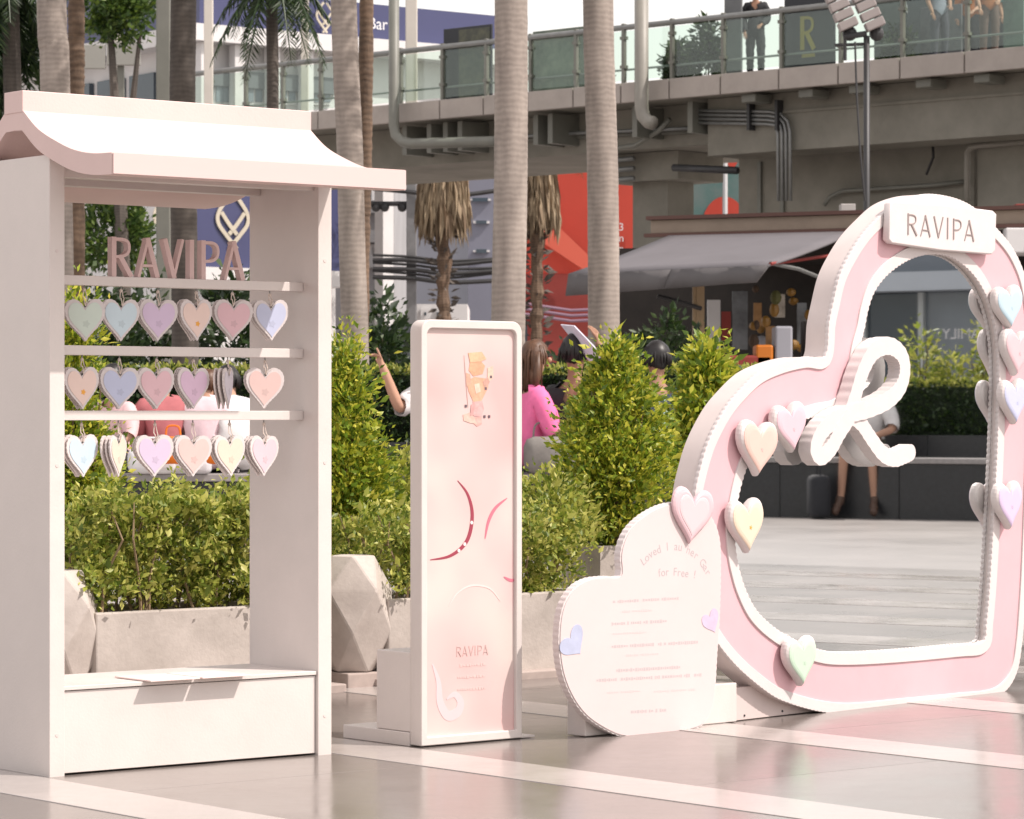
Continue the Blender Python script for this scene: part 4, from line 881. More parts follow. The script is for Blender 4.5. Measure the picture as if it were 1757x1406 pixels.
mb.add(q+[v+Vector((.004,.008,.006)) for v in q], [(0,1,2,3),(7,6,5,4),(0,4,5,1),(1,5,6,2),(2,6,7,3),(3,7,4,0)]); tag(obj('paper_sheet', mb, cl('lavender white paper', (.66,.64,.74))), 'white sheet held above a head against the sun', 'sheet')
person('person in a navy shirt hidden behind the conical shrub', seatp(1128, 22.5), 15, SIT, skin_b, hair_black, cl('navy shirt', (.02,.03,.07)), cl('dark trousers', (.03,.03,.035)), GS)
person('seated person in pale pink seen below the second kiosk shelf at left', seatp(196), 150, SIT, skin_a, hair_black, cl('pale pink shirt', (.70,.46,.47)), cl('dark trousers', (.03,.03,.035)), GS, scale=.8)
person('seated person in dusty rose clothes seen between hanging hearts of the kiosk', seatp(282), 10, {**SIT, 'neck': (0,.07,.47), 'head0': (0,.13,.53), 'head1': (0,.18,.60), 'head2': (0,.21,.66)}, skin_a, hair_black, cl('dusty rose shirt', (.40,.12,.13)), cl('pale trousers', (.55,.50,.52)), GS, scale=.86)
person('seated person in pink and white seen beside an orange bag in the kiosk', seatp(348), -12, {**SIT, 'neck': (0,.07,.47), 'head0': (0,.13,.53), 'head1': (0,.18,.60), 'head2': (0,.21,.66)}, skin_a, hair_brown, cl('pink white shirt', (.74,.56,.60)), cl('pale trousers', (.55,.50,.52)), GS, scale=.86)
person('seated person in white seen below the edge-on heart of the kiosk', seatp(404), 22, {**SIT, 'chest': (0,.06,.34), 'neck': (0,.14,.46), 'head0': (0,.19,.52), 'head1': (0,.23,.60), 'head2': (0,.24,.67), 'sl': (-.165,.06,.42), 'sr': (.165,.06,.42)}, skin_a, hair_black, cl('white shirt', (.68,.66,.66)), cl('dark trousers', (.03,.03,.035)), GS, scale=.9)
def bag(label, p, w, d, h, m, group=None, cat='bag'):
    r = thing('bag', label, cat, p, group); mb = MB(Matrix.Translation(p)); mb.box(-w/2, w/2, -d/2, d/2, 0, h, c=min(w,d,h)*.28); obj('body', mb, m, r, smooth=True)
    mb = MB(Matrix.Translation(p)); mb.tube(catmull([(-w*.3,0,h*.95),(-w*.22,0,h*1.35),(w*.22,0,h*1.35),(w*.3,0,h*.95)], 5, False), .008, 6); obj('handle', mb, m, r); return r
orange = cl('orange bag cloth', (.72,.17,.01))
for px, Y, z, w, h, lab in ((297, 21.75, .66, .17, .19, 'orange bag on the lap seen under the rose heart of the kiosk'), (372, 21.7, .66, .15, .12, 'small orange bag beside the person in white in the kiosk view')):
    p = P(px, HZ, Y); p.z = z; bag(lab, p, w, .14, h, orange, 'orange bags on the bench')
p = P(262, HZ, 21.98); p.z = .588; bag('white bag lying on the granite bench in the kiosk view', p, .34, .2, .18, cl('white cloth', (.70,.69,.70)))
p = P(325, HZ, 22.02); p.z = .588; bag('pale grey bag lying on the granite bench in the kiosk view', p, .30, .2, .10, cl('pale grey cloth', (.55,.54,.56)))
p = P(940, HZ, 22.0); p.z = .588; bag('grey rounded bag on the bench beside the woman in pink', p, .34, .26, .26, cl('taupe bag cloth', (.20,.185,.17)))
p = P(1137, HZ, 22.0); p.z = .8; bag('pale blue bag beside the conical shrub', p, .10, .1, .22, cl('pale blue cloth', (.45,.60,.66)))
# people on the walkway
GW = 'people standing on the walkway'
for px, d, top, bot, sk, yaw, lab in ((1297, .7, (.012,.013,.016), (.012,.016,.018), skin_b, 170, 'person in black standing left of the gold R banner'), (1532, 1.7, (.25,.25,.26), (.02,.03,.04), skin_a, 150, 'person in grey standing on the walkway right of the floodlights'),
        (1612, .7, (.22,.24,.30), (.05,.05,.07), skin_b, 200, 'person in blue grey on the walkway above the pale fascia'), (1665, 1.6, (.42,.13,.03), (.04,.04,.05), skin_a, 160, 'person in orange on the walkway near the right end'),
        (1698, .7, (.30,.10,.03), (.10,.06,.05), skin_a, 185, 'person in rust brown on the walkway near the right end'), (1738, 1.9, (.10,.22,.22), (.03,.05,.05), skin_b, 175, 'person in teal at the walkway right end')):
    b = bdeck(px, d); b.z += .945; nm = lab.split(' in ')[1].split(' ')[0]
    person(lab, b, yaw, STAND, sk, hair_black, cl(nm+' walkway shirt', top), cl(nm+' walkway trousers', bot), GW, short_sleeve=(px > 1300))
# ------------------------------------------------------------------ display kiosk
KA = 38.5; KO = Vector((-1.2676, 8.626, 0)); MK_ = frame(KO, KA); KW, KD, KT = .945, .36, .048
kp_ = Plane(KO, KA)
kiosk = thing('display_kiosk', 'tall white display kiosk with curved pale pink roof hung with heart tags', 'kiosk', KO)
mb = MB(MK_); mb.box(0, KT, 0, KD, .004, 1.714, c=.002); obj('side_panel', mb, white_paint, kiosk)
mb = MB(MK_); mb.box(KW-KT, KW, 0, KD, .004, 1.714, c=.002); obj('side_panel', mb, white_paint, kiosk)
mb = MB(MK_); mb.box(KT+.001, KW-KT-.001, .012, KD-.01, .012, .238, c=.0015); obj('bench_box', mb, white_paint, kiosk)
mb = MB(MK_); mb.box(KT+.001, KW-KT-.001, .006, KD-.004, .2405, .252, c=.0015); obj('bench_lid', mb, white_paint, kiosk)
SH = (1.375, 1.180, .998)
for z in SH:
    mb = MB(MK_); mb.box(KT+.001, KW-KT-.001, .075, .115, z-.0135, z+.0135, c=.0015); obj('shelf_bar', mb, white_paint, kiosk)
for y in (.02, KD-.06):
    mb = MB(MK_); mb.box(KT+.001, KW-KT-.001, y, y+.04, 1.655, 1.700, c=.0015); obj('top_rail', mb, white_paint, kiosk)
for x in (KT/2, KW-KT/2):
    for z in (.12, .86, 1.45):
        mb = MB(MK_); mb.tube([(x, -.0012, z), (x, .002, z)], .005, 10); obj('screw', mb, cream_side, kiosk)
prof = catmull([(-.346,1.696),(-.25,1.700),(-.16,1.714),(-.075,1.739),(.04,1.785),(.125,1.843)], 6, False)
prof[-1] = Vector((.130,1.846))
back = [Vector((.35-p.x, p.y)) for p in prof[::-1]]
def roofmesh(pr, sgn):
    low = [Vector((p.x, p.y-.056-.004*i/len(pr))) for i, p in enumerate(pr)]
    poly = pr + low[::-1]; return [(p.x, p.y) for p in poly]
Mx = MK_ @ Matrix(((0,0,1,-.012),(1,0,0,0),(0,1,0,0),(0,0,0,1)))      # profile (depth, height) swept along the kiosk's width
full = prof + [Vector((.175,1.848))] + back
low = [Vector((p.x, p.y-.058)) for p in full]
mb = MB(Mx); mb.prism([(p.x,p.y) for p in full+low[::-1]], 0, KW+.024)
roof = obj('roof', mb, pink_roof, kiosk)
mb = MB(MK_); mb.box(-.014, KW+.014, .124, .226, 1.838, 1.899, c=.002); obj('ridge_beam', mb, pink_roof, roof)
for y, z in ((-.346,1.668),):
    mb = MB(MK_); mb.box(-.010, KW+.010, -.352, -.3465, 1.640, 1.694); obj('eave_board', mb, mat('light pink eave edge', (.64,.49,.47), .5), roof)
a, zb = kp_.uv(187, 470, -.09); a2, _ = kp_.uv(416, 470, -.09)
letters('RAVIPA', a+.004, SH[0]+.0137, .112, .128, -.012, .012, kp_.M(-.092), pink_letter, kiosk, gap=.115, wide=(a2-a)/(.112*(.60+.62+.60+.24+.54+.62+.115*5)))
for k, (x0, x1, lab) in enumerate(((258, 343, 'pale pink card at the left overhanging the kiosk bench front'), (347, 430, 'pale pink card at the right overhanging the kiosk bench front'))):
    u0 = kp_.uv(x0, 1165, .03)[0]; u1 = kp_.uv(x1, 1165, .03)[0]
    mb = MB(MK_); mb.box(u0, u1, -.032, .16, .2535, .2575, c=.0008); tag(obj('pink_card', mb, mat('pale pink card', (.80,.64,.61), .5, var=.03)), lab, 'card', 'cards lying on the kiosk bench')
# hanging heart tags
HC = dict(mint=(.57,.65,.58), sky=(.54,.65,.71), lilac=(.62,.49,.65), peach=(.74,.57,.51), rose=(.70,.46,.50), peri=(.49,.52,.68), orchid=(.65,.46,.60), coral=(.68,.49,.46), pblue=(.50,.62,.70), plilac=(.60,.49,.64), cream=(.66,.57,.47), pink=(.64,.49,.54), grey=(.58,.54,.60))
rows = [(550, [(147,'mint',12,'pale green heart tags, first in the top row'),(210,'sky',22,'sky blue heart tags, second in the top row'),(273,'lilac',18,'lilac heart tags, third in the top row'),(339,'peach',38,'peach heart tags with an orange dot in the top row'),(401,'rose',12,'rose pink heart tags, fifth in the top row'),(465,'peri',26,'blue heart tags half in sunlight at the end of the top row')]),
        (667, [(143,'peach',34,'peach heart tags with an orange dot in the middle row'),(207,'peri',16,'periwinkle heart tags, second in the middle row'),(271,'rose',26,'rose pink heart tags, third in the middle row'),(334,'orchid',38,'orchid pink heart tags, fourth in the middle row'),(393,'grey',76,'heart tags hanging edge-on in the middle row'),(457,'coral',14,'coral pink heart tags at the end of the middle row')]),
        (783, [(142,'pblue',40,'pale blue heart tags at the left of the bottom row'),(205,'cream',66,'cream heart tags turned nearly edge-on in the bottom row'),(268,'plilac',22,'pale lilac heart tags, third in the bottom row'),(333,'coral',24,'pale coral heart tags, fourth in the bottom row'),(396,'cream',40,'cream yellow heart tags, fifth in the bottom row'),(455,'pink',44,'pale pink heart tags at the end of the bottom row')])]
mark_m = mat('orange dot print', (.75,.35,.05), .5); mark_g = mat('grey blue print', (.40,.40,.55), .5)
random.seed(5)
for ri, (py, row) in enumerate(rows):
    for px, col, yaw, lab in row:
        ua, zc = kp_.uv(px, py, -.085); c = MK_ @ Vector((ua, .088, zc)); zs = SH[ri]-.0138
        r = thing('heart_tag_bundle', 'bundle of '+lab, 'heart tag', c, 'heart tags hanging in the kiosk')
        fa = yaw + math.degrees(-math.atan2(c.x, c.y))*1.0; PT = Plane(c, fa)   # turned right of facing the viewer by yaw
        o = scallop(heart2d(.113, .118), .012, .0022)
        nt_ = 3; faces = mat('heart face '+col, HC[col], .5, var=.03, scale=20)
        for k in range(nt_):
            Mx = PT.M(-.013*k) @ Matrix.Translation((random.uniform(-.003,.003), zc, 0)) @ Matrix.Rotation(R(random.uniform(-3,3)), 4, 'Z')
            mb = MB(Mx); mb.prism([(p.x, p.y) for p in o], -.005, 0); t_ = obj('tag', mb, tag_wood if k else white_trim, r)
            if k == 0:
                mb = MB(Mx); mb.prism([(p.x, p.y) for p in heart2d(.096, .100)], .0004, .0016); obj('painted_face', mb, faces, t_)
                mb = MB(Mx); mb.prism([(.0035*math.cos(i*.7), .040+.0035*math.sin(i*.7)) for i in range(9)], .0017, .0022); obj('hole', mb, metal_dark, t_)
                dot = 'dot' in lab; mb = MB(Mx); q = .009 if dot else .012
                mb.prism([(.002+q*(.6 if i % 2 else 1)*math.cos(i*.628), -.010+q*(.6 if i % 2 else 1)*math.sin(i*.628)) for i in range(10)], .0017, .0021); obj('printed_mark', mb, mark_m if dot else mat('mark '+col, [x*.86 for x in HC[col]], .5), t_)
        mb = MB(); hole = PT.M(.003) @ Vector((0, zc+.040, 0)); hk = MK_ @ Vector((ua, .092, zs-.006))
        for s in (-1, 1):
            sd = PT.u*.004*s; mb.tube(catmull([hole, hole+sd+PT.n*.003+Vector((0,0,.02)), (hole+hk)/2+sd*1.3, hk+sd*.3], 4, False), .0015, 5)
        mb.ball(hk-Vector((0,0,.006)), .005, None, 8, 6); obj('string', mb, string_m, r)
        mb = MB(); mb.tube([hk+Vector((0,0,.008)), hk, hk-PT.n*.004-Vector((0,0,.006)), hk+PT.n*.003-Vector((0,0,.009))], .002, 6); obj('hook', mb, metal_grey, r)

# ------------------------------------------------------------------ standing sign
SA = 40.0; SO = G(723, 1287); sp_ = Plane(SO, SA); MS = frame(SO, SA); SWd, SH_, ST = .394, 1.275, .055
sign = thing('standing_sign', 'tall narrow pink poster sign in a rounded white frame', 'sign', SO)
def rrect(w, h, r, r2, ox=0, oy=0, n=7):
    o = []
    for cx, cy, a0, rr in ((w-r,h-r,0,r),(r,h-r,90,r),(r2,r2,180,r2),(w-r2,r2,270,r2)):
        for k in range(n): t = R(a0+90*k/(n-1)); o.append((ox+cx+rr*math.cos(t), oy+cy+rr*math.sin(t)))
    return o
plate('frame', [rrect(SWd, SH_, .036, .004, 0, .010), rrect(SWd-.046, SH_-.052, .020, .003, .023, .036)], -ST, 0, sp_.M(), white_paint, sign, bevel=.003)
pm = bpy.data.materials.new('printed poster'); pm.use_nodes = True; n_ = pm.node_tree.nodes; l_ = pm.node_tree.links
b_ = n_['Principled BSDF']; b_.inputs['Roughness'].default_value = .35
tc = n_.new('ShaderNodeTexCoord'); nz = n_.new('ShaderNodeTexNoise'); nz.inputs['Scale'].default_value = 3.2; nz.inputs['Detail'].default_value = 1.5; l_.new(tc.outputs['Object'], nz.inputs['Vector'])
rp = n_.new('ShaderNodeValToRGB'); l_.new(nz.outputs['Fac'], rp.inputs[0]); rp.color_ramp.elements[0].position = .36; rp.color_ramp.elements[1].position = .66
rp.color_ramp.elements[0].color = (.64,.54,.505,1); rp.color_ramp.elements[1].color = (.64,.395,.385,1); e = rp.color_ramp.elements.new(.5); e.color = (.64,.465,.45,1); l_.new(rp.outputs[0], b_.inputs['Base Color'])
mb = MB(sp_.M()); mb.box(.020, SWd-.020, .030, SH_-.010, -.030, -.012); poster = obj('poster', mb, pm, sign)
D = -.012
def pstrip(name, pix, wpx, m, k=0):
    pts = catmull(sp_.uvs(pix, D), 8, False); n = len(pts); mb = MB(sp_.M(D)); w = [max(.0006, wpx/520*math.sin(math.pi*min(.97,max(.03,(i+.3)/n)))**.7) for i in range(n)]
    mb.strip([(p.x,p.y) for p in pts], w, .0003, .0009+k*.0002); return obj(name, mb, m, poster)
maroon = mat('maroon print', (.30,.04,.07), .4); rosep = mat('rose print', (.55,.16,.22), .4)
pstrip('printed_arc', [(785,825),(802,848),(810,880),(806,915),(794,938),(770,955),(738,961)], 7, maroon)
pstrip('printed_arc', [(870,855),(850,872),(838,895),(832,925)], 6, rosep)
pstrip('printed_arc', [(864,990),(876,996),(889,994)], 5, rosep)
for x, y in ((809,897),(797,934),(787,945)):
    a, b = sp_.uv(x, y, D); mb = MB(sp_.M(D)); mb.prism([(a+.006*math.cos(t), b+.006*math.sin(t)) for t in (0,1.05,2.1,3.14,4.2,5.24)], .0010, .0016); obj('printed_bead', mb, mat('pearl print', (.75,.68,.66), .4), poster)
lilacp = mat('lilac swirl print', (.64,.515,.53), .45)
pstrip('printed_swirl', [(742,1140),(752,1170),(755,1205),(768,1228),(785,1222),(790,1205),(780,1192),(766,1200)], 16, lilacp)
pstrip('printed_arch', [(770,1040),(785,1018),(810,1005),(840,1010),(858,1032)], 3, mat('faint arch print', (.72,.58,.56), .5))
# little printed figure: a generic stand-in
fig = [((806,622),(823,618),(832,628),(828,642),(812,646),(804,636), (.66,.35,.22)), ((800,655),(814,647),(834,650),(838,664),(826,688),(812,690),(804,672), (.68,.37,.25)), ((811,690),(827,688),(830,702),(826,716),(812,714), (.66,.37,.36)),
       ((812,716),(826,716),(826,728),(818,732),(811,726), (.64,.38,.34)), ((794,712),(806,708),(814,718),(818,728),(806,726),(795,722), (.67,.45,.38)), ((836,632),(846,628),(846,648),(836,658), (.68,.50,.40)), ((799,640),(806,642),(808,658),(800,664), (.62,.36,.27)), ((828,655),(836,648),(840,655),(832,672), (.55,.32,.26)), ((803,606),(826,604),(834,616),(824,621),(806,622), (.68,.43,.27)), ((813,660),(822,658),(824,672),(816,676), (.70,.52,.42)), ((808,695),(814,690),(812,712),(806,714), (.60,.33,.32))]
for k, f in enumerate(fig):
    mb = MB(sp_.M(D)); mb.prism([tuple(p) for p in sp_.uvs(f[:-1], D)], .0003, .0009+k*.0001); obj('printed_figure', mb, mat('figure print %d' % k, f[-1], .45, var=.2, scale=60), poster)
pstrip('printed_staff', [(796,610),(799,650),(803,700)], 2.0, mat('staff print', (.50,.33,.30), .5))
for x, y in ((833,667),(799,697),(831,715),(839,715),(842,647)):
    a, b = sp_.uv(x, y, D); mb = MB(sp_.M(D)); mb.box(a-.004, a+.004, b-.004, b+.004, .001, .0018); obj('printed_dot', mb, mat('dark print', (.12,.08,.10), .5), poster)
a, b = sp_.uv(783, 1127, D); a2 = sp_.uv(838, 1125, D)[0]
letters('RAVIPA', a, b, .030, .11, .0003, .0009, sp_.M(D), mat('rose grey lettering', (.56,.38,.36), .5), poster, name='lettering', gap=.10, wide=(a2-a)/(.030*3.75))
for y in (1143, 1163, 1184):
    random.seed(y); x = 783 + (6 if y == 1143 else 2); mb = MB(sp_.M(D))
    while x < 832:
        w = random.uniform(2, 5); p = sp_.uv(x, y-(x-783)*.06, D); q = sp_.uv(x+w, y-(x-783)*.06, D); hgt = random.uniform(.004,.009); mb.box(p[0], q[0], p[1]-hgt/2, p[1]+hgt/2, .0003, .0009); x += w+1.2
    obj('small_print', mb, mat('faint lettering', (.62,.47,.45), .5), poster)
mb = MB(MS); mb.box(.004, SWd-.004, ST+.001, .225, .048, .287, c=.003); obj('counterweight', mb, white_paint, sign)
mb = MB(MS); mb.box(-.002, SWd+.0, .0565, .385, .006, .047, c=.002); obj('base_slab', mb, white_paint, sign)
mb = MB(MS); mb.box(SWd+.002, SWd+.06, .012, .10, .0085, .014); obj('floor_plate', mb, white_paint, sign)
# ------------------------------------------------------------------ heart shaped mirror frame
HA = 48.0; HO = G(1430, 1224); hp = Plane(HO, HA); MD = -.014      # mirror sits a little behind the frame's front
hm = thing('heart_mirror', 'large pink and white heart-shaped frame holding a mirror', 'mirror frame', HO)
OUT = [(1413,612),(1419,558),(1426,523),(1438,474),(1457,435),(1478,403),(1503,376),(1530,352),(1560,339),(1595,334),(1638,342),(1672,360),(1707,393),(1730,420),(1746,449),(1757,480),(1764,520),(1768,570),(1768,700),(1764,850),(1759,980),(1754,1060),(1750,1105),(1743,1148),(1727,1180),(1698,1200),(1640,1207),(1540,1217),(1470,1224),(1430,1224),(1391,1218),(1350,1206),(1320,1192),(1279,1160),(1249,1130),(1225,1098),(1205,1060),(1190,1010),(1183,955),(1182,900),(1188,858),(1196,815),(1213,758),(1240,705),(1266,672),(1300,640),(1340,622),(1380,613)]
INN = [(1479,566),(1485,535),(1495,504),(1511,480),(1530,462),(1553,447),(1576,438),(1598,435),(1622,438),(1645,450),(1668,472),(1686,500),(1700,535),(1709,580),(1712,640),(1709,760),(1703,880),(1696,1000),(1690,1070),(1684,1102),(1640,1108),(1538,1117),(1452,1121),(1405,1117),(1362,1100),(1325,1078),(1294,1048),(1275,1011),(1264,975),(1258,940),(1257,900),(1262,860),(1272,818),(1287,784),(1312,752),(1350,728),(1396,714),(1438,700),(1462,640),(1470,600)]
out2 = resample(catmull(hp.uvs(OUT), 5), .012); inn2 = resample(catmull(hp.uvs(INN), 5), .012)
TH = .085
out_s = scallop(out2, .021, .0045)
plate('body', [out2, inn2], -TH, -.006, hp.M(), cream_side, hm)
plate('outer_trim', [out_s, offset(out2, -.036)], -.0055, .009, hp.M(), white_trim, hm, bevel=.0015)
inn_s = [Vector(p) for p in scallop(inn2, .021, .0035)]
plate('inner_trim', [offset(inn2, .040), offset(resample(inn2, .004), [-.0045*abs(math.sin(math.pi*i*.004/.021)) for i in range(len(resample(inn2,.004)))])], -.0055, .009, hp.M(), white_trim, hm, bevel=.0015)
plate('pink_band', [offset(out2, -.0355), offset(inn2, .0395)], -.0056, .003, hp.M(), pink_band, hm)
mm = bpy.data.materials.new('mirror glass'); mm.use_nodes = True; b_ = mm.node_tree.nodes['Principled BSDF']
b_.inputs['Metallic'].default_value = 1; b_.inputs['Roughness'].default_value = .012; b_.inputs['Base Color'].default_value = (.80,.82,.82,1)
mb = MB(hp.M(MD)); mb.prism([(p.x,p.y) for p in offset(inn2, .012)], -.012, 0); obj('mirror_glass', mb, mm, hm)
mb = MB(hp.M()); mb.prism([(p.x,p.y) for p in offset(inn2, .014)], -.080, MD-.0125); obj('mirror_backing', mb, cream_side, hm)
# foot under the left curve
a0, b0 = hp.uv(1258, 1235, -.03); a1, _ = hp.uv(1470, 1226, -.03); MH = frame(HO, HA)
mb = MB(MH); mb.box(a0, a1, .03, .082, .008, .115, c=.002); ft = obj('foot', mb, mat('pale pink grey board', (.60,.50,.48), .6, var=.05), hm)
for px in (1277, 1342):
    a, _ = hp.uv(px, 1228, -.03); mb = MB(MH); mb.ball((a, .0295, .022), .004, None, 8, 6); obj('screw_hole', mb, metal_dark, ft)
mb = MB(MH); mb.box(-.05, .5, .09, .40, .008, .05, c=.003); obj('rear_base', mb, white_paint, hm)
# name plaque
pl = [(1524,350),(1530,346),(1620,352),(1700,362),(1706,368),(1704,430),(1698,437),(1610,430),(1527,418),(1521,411)]
po = [Vector(q) for q in hp.uvs(pl, .03)]
plate('name_plaque', [po], .012, .040, hp.M(), white_trim, hm, bevel=.004); 
a, b = hp.uv(1556, 403, .04); a2, _ = hp.uv(1672, 403, .04)
tilt = Matrix.Translation((a, b, 0)) @ Matrix.Rotation(R(-1.0), 4, 'Z') @ Matrix.Translation((-a, -b, 0))
letters('RAVIPA', a, b, .074, .085, .0401, .0425, hp.M() @ tilt, mat('taupe engraved letter', (.30,.245,.235), .5), hm, gap=.13, wide=(a2-a)/(.074*(3.22+.65)))
# ribbon in the notch
zp = lambda L: [hp.uv(1340+x/3.516, 540+y/3.516, .05) for x, y in L]
rA = catmull(zp([(372,665),(430,500),(478,345),(545,225),(635,190),(708,240),(730,330),(705,435),(630,515),(510,570),(390,600),(285,650),(215,730),(190,815),(225,855),(285,800),(335,710),(400,610)]), 22, False)
rB = catmull(zp([(400,600),(470,655),(530,745),(600,838),(670,868),(730,850),(768,832)]), 22, False)
mb = MB(hp.M())
def wavy(pts, w): return [w*(1+.03*math.sin(i*.75)) for i in range(len(pts))]
mb.strip([(p.x,p.y) for p in rA], wavy(rA, .061), .012, .062, dz=.004); mb.strip([(p.x,p.y) for p in rB], wavy(rB, .058), .013, .0585, dz=.003)
for q, zt in ((rB[-1], .0612), (rA[0], .0618)):
    mb.prism([(q.x+.0285*math.cos(t*.35), q.y+.0285*math.sin(t*.35)) for t in range(18)], .014, zt)
rb_ = obj('ribbon_bow', mb, white_trim, hm)
# candy hearts fixed on the frame
def puffy(o, c, M, prof):
    mb = MB(M); n = len(o); ar = sum(o[i][0]*o[(i+1)%n][1]-o[(i+1)%n][0]*o[i][1] for i in range(n)); o = o if ar > 0 else o[::-1]
    V = [(c[0]+(q[0]-c[0])*s, c[1]+(q[1]-c[1])*s, z) for z, s in prof for q in o]; Fs = [tuple(range(n-1,-1,-1)), tuple((len(prof)-1)*n+i for i in range(n))]
    for k in range(len(prof)-1): Fs += [(k*n+i, k*n+(i+1)%n, (k+1)*n+(i+1)%n, (k+1)*n+i) for i in range(n)]
    mb.add(V, Fs); return mb
CH = [(1290,770,70,86,-4,'peach candy heart on the left rim of the heart frame','coral'),(1345,735,62,78,8,'pink candy heart beside the ribbon','pink'),(1270,903,62,84,4,'yellow candy heart with a small star at the left rim','yel'),
      (1363,1135,58,78,3,'mint green candy heart on the bottom rim','mint2'),(1720,528,62,74,6,'blue candy heart at the right rim','pblue'),(1733,606,62,80,-4,'pink candy heart under the blue one','pk2'),(1729,690,56,78,4,'lavender blue candy heart on the right rim','pperi'),(1720,868,58,82,4,'lilac candy heart low on the right rim','plilac')]
HC.update(yel=(.72,.58,.45), pk2=(.66,.455,.49), mint2=(.50,.64,.51), pperi=(.50,.52,.70), pblue=(.46,.60,.68), plilac=(.60,.48,.66), coral=(.70,.48,.42), pink=(.68,.47,.53))
for x, y, w, h, rot, lab, col in CH:
    d0 = .014 if x != 1184 else .05
    a, b = hp.uv(x, y, d0); hw = w/F*10.7*1.45; hh = h/F*10.7*1.06
    o = [(a+p.x*math.cos(R(rot))-p.y*math.sin(R(rot)), b+p.x*math.sin(R(rot))+p.y*math.cos(R(rot))) for p in heart2d(hw, hh, 48)]
    r = obj('candy_heart', puffy(o, (a, b), hp.M(), ((d0,.90),(d0+.006,.98),(d0+.012,1),(d0+.022,1),(d0+.029,.97),(d0+.034,.90),(d0+.036,.80))), white_trim, hm)
    r['label'] = lab
    o2 = [(a+(q[0]-a)*.86, b+(q[1]-b)*.86) for q in o]; obj('painted_face', puffy(o, (a, b), hp.M(), ((d0+.030,.90),(d0+.0362,.88),(d0+.0385,.80),(d0+.040,.66))), mat('candy heart '+col, HC[col], .4, var=.03, scale=14), r)
    mb = MB(hp.M()); mb.prism([(a+.004+.008*(.45 if i % 2 else 1)*math.cos(i*.628), b-.004+.008*(.45 if i % 2 else 1)*math.sin(i*.628)) for i in range(10)], d0+.0402, d0+.0408); obj('printed_mark', mb, mark_m if col == 'yel' else mat('mark '+col, [v*.88 for v in HC[col]], .5), r)

# ------------------------------------------------------------------ information board (smaller heart)
IA = 43.0; IO = G(1085, 1265); ip = Plane(IO, IA)
ib = thing('information_board', 'pale pink heart-shaped information board leaning by the heart frame', 'sign board', IO)
BO_ = [(1066,988),(1066,955),(1072,928),(1085,905),(1108,884),(1138,868),(1170,862),(1200,868),(1222,888),(1236,925),(1238,980),(1236,1060),(1232,1120),(1229,1170),(1224,1210),(1212,1238),(1192,1251),(1150,1258),(1100,1264),(1070,1264),(1040,1252),(1008,1230),(985,1200),(968,1160),(961,1115),(962,1070),(970,1035),(988,1008),(1012,994),(1040,990)]
bo = resample(catmull(ip.uvs(BO_), 5), .008)
info_m = mat('pale pink printed board', (.645,.535,.53), .5, var=.025, scale=6)
plate('panel', [scallop(bo, .020, .0045)], -.030, -.004, ip.M(), white_trim, ib); 
panel = plate('printed_face', [offset(bo, -.004)], -.0039, -.001, ip.M(), info_m, ib)
MI = frame(IO, IA); a0 = ip.uv(958, 1250, -.05)[0]; a1 = ip.uv(1257, 1240, -.05)[0]
mb = MB(MI); mb.box(a0+.115, a0+.30, .05, .13, .009, .115, c=.003); obj('support_block', mb, white_paint, ib)
mb = MB(MI); mb.box(a1-.20, a1+.02, .05, .13, .009, .135, c=.003); obj('support_block', mb, white_paint, ib)
txt_m = mat('faint rose grey lettering', (.45,.395,.41), .5)
top = 'Loved l au her Gar'
arc = catmull(ip.uvs([(1104,972),(1120,956),(1142,946),(1165,945),(1185,953),(1200,967),(1214,990)]), 10, False); L = [0]
for i in range(1, len(arc)): L.append(L[-1]+(arc[i]-arc[i-1]).length)
for k, ch in enumerate(top):
    if ch == ' ': continue
    d = L[-1]*(k+.5)/len(top); i = next(i for i in range(1,len(L)) if L[i] >= d); q = arc[i-1].lerp(arc[i], (d-L[i-1])/(L[i]-L[i-1])); t = arc[i]-arc[i-1]
    textmesh(ch, .038, q.x, q.y, 0, ip.M(-.0007), txt_m, panel, ang=math.atan2(t.y, t.x))
for k, ch in enumerate('for Free !'):
    if ch != ' ': a, b = ip.uv(1132+k*6.6, 987+abs(k-3)*.9, 0); textmesh(ch, .036, a, b, 0, ip.M(-.0007), txt_m, panel, ang=R(-k*2.0+5))
for y, x0, x1 in ((1033,1052,1165),(1050,1068,1118),(1071,1050,1142),(1088,1052,1108),(1110,1050,1197),(1125,1075,1128),(1151,1058,1170),(1168,1024,1203),(1189,1042,1096),(1187,1122,1190),(1222,1083,1140)):
    random.seed(y); x = x0; mb = MB(ip.M(0)); faint = y in (1050,1088,1125,1189,1187)
    while x < x1:
        w = random.uniform(1.6, 4.2)
        if random.random() < .14: x += 3; continue
        yy = y-(x-x0)*.055; p = ip.uv(x, yy); q = ip.uv(x+w, yy); hg = random.uniform(.005,.011)*(0.7 if faint else 1); mb.box(p[0], q[0], p[1]-hg/2, p[1]+hg/2, -.0009, -.0006); x += w+1.1
    obj('small_print', mb, mat('very faint lettering', (.58,.50,.50), .5) if faint else mat('small grey lettering', (.50,.435,.445), .5), panel)
for x, y, w, h, c, rot in ((985,1105,52,46,(.44,.47,.62),40), (1221,1068,36,40,(.56,.46,.60),25)):
    a, b = ip.uv(x, y); mb = MB(ip.M(0)); hw, hh = w/F*9.8*1.2, h/F*9.8
    mb.prism([(a+p.x*math.cos(R(rot))-p.y*math.sin(R(rot)), b+p.x*math.sin(R(rot))+p.y*math.cos(R(rot))) for p in heart2d(hw, hh)], -.0009, .0004); obj('printed_heart', mb, mat('printed heart %d' % x, c, .5, var=.1, scale=30), panel)

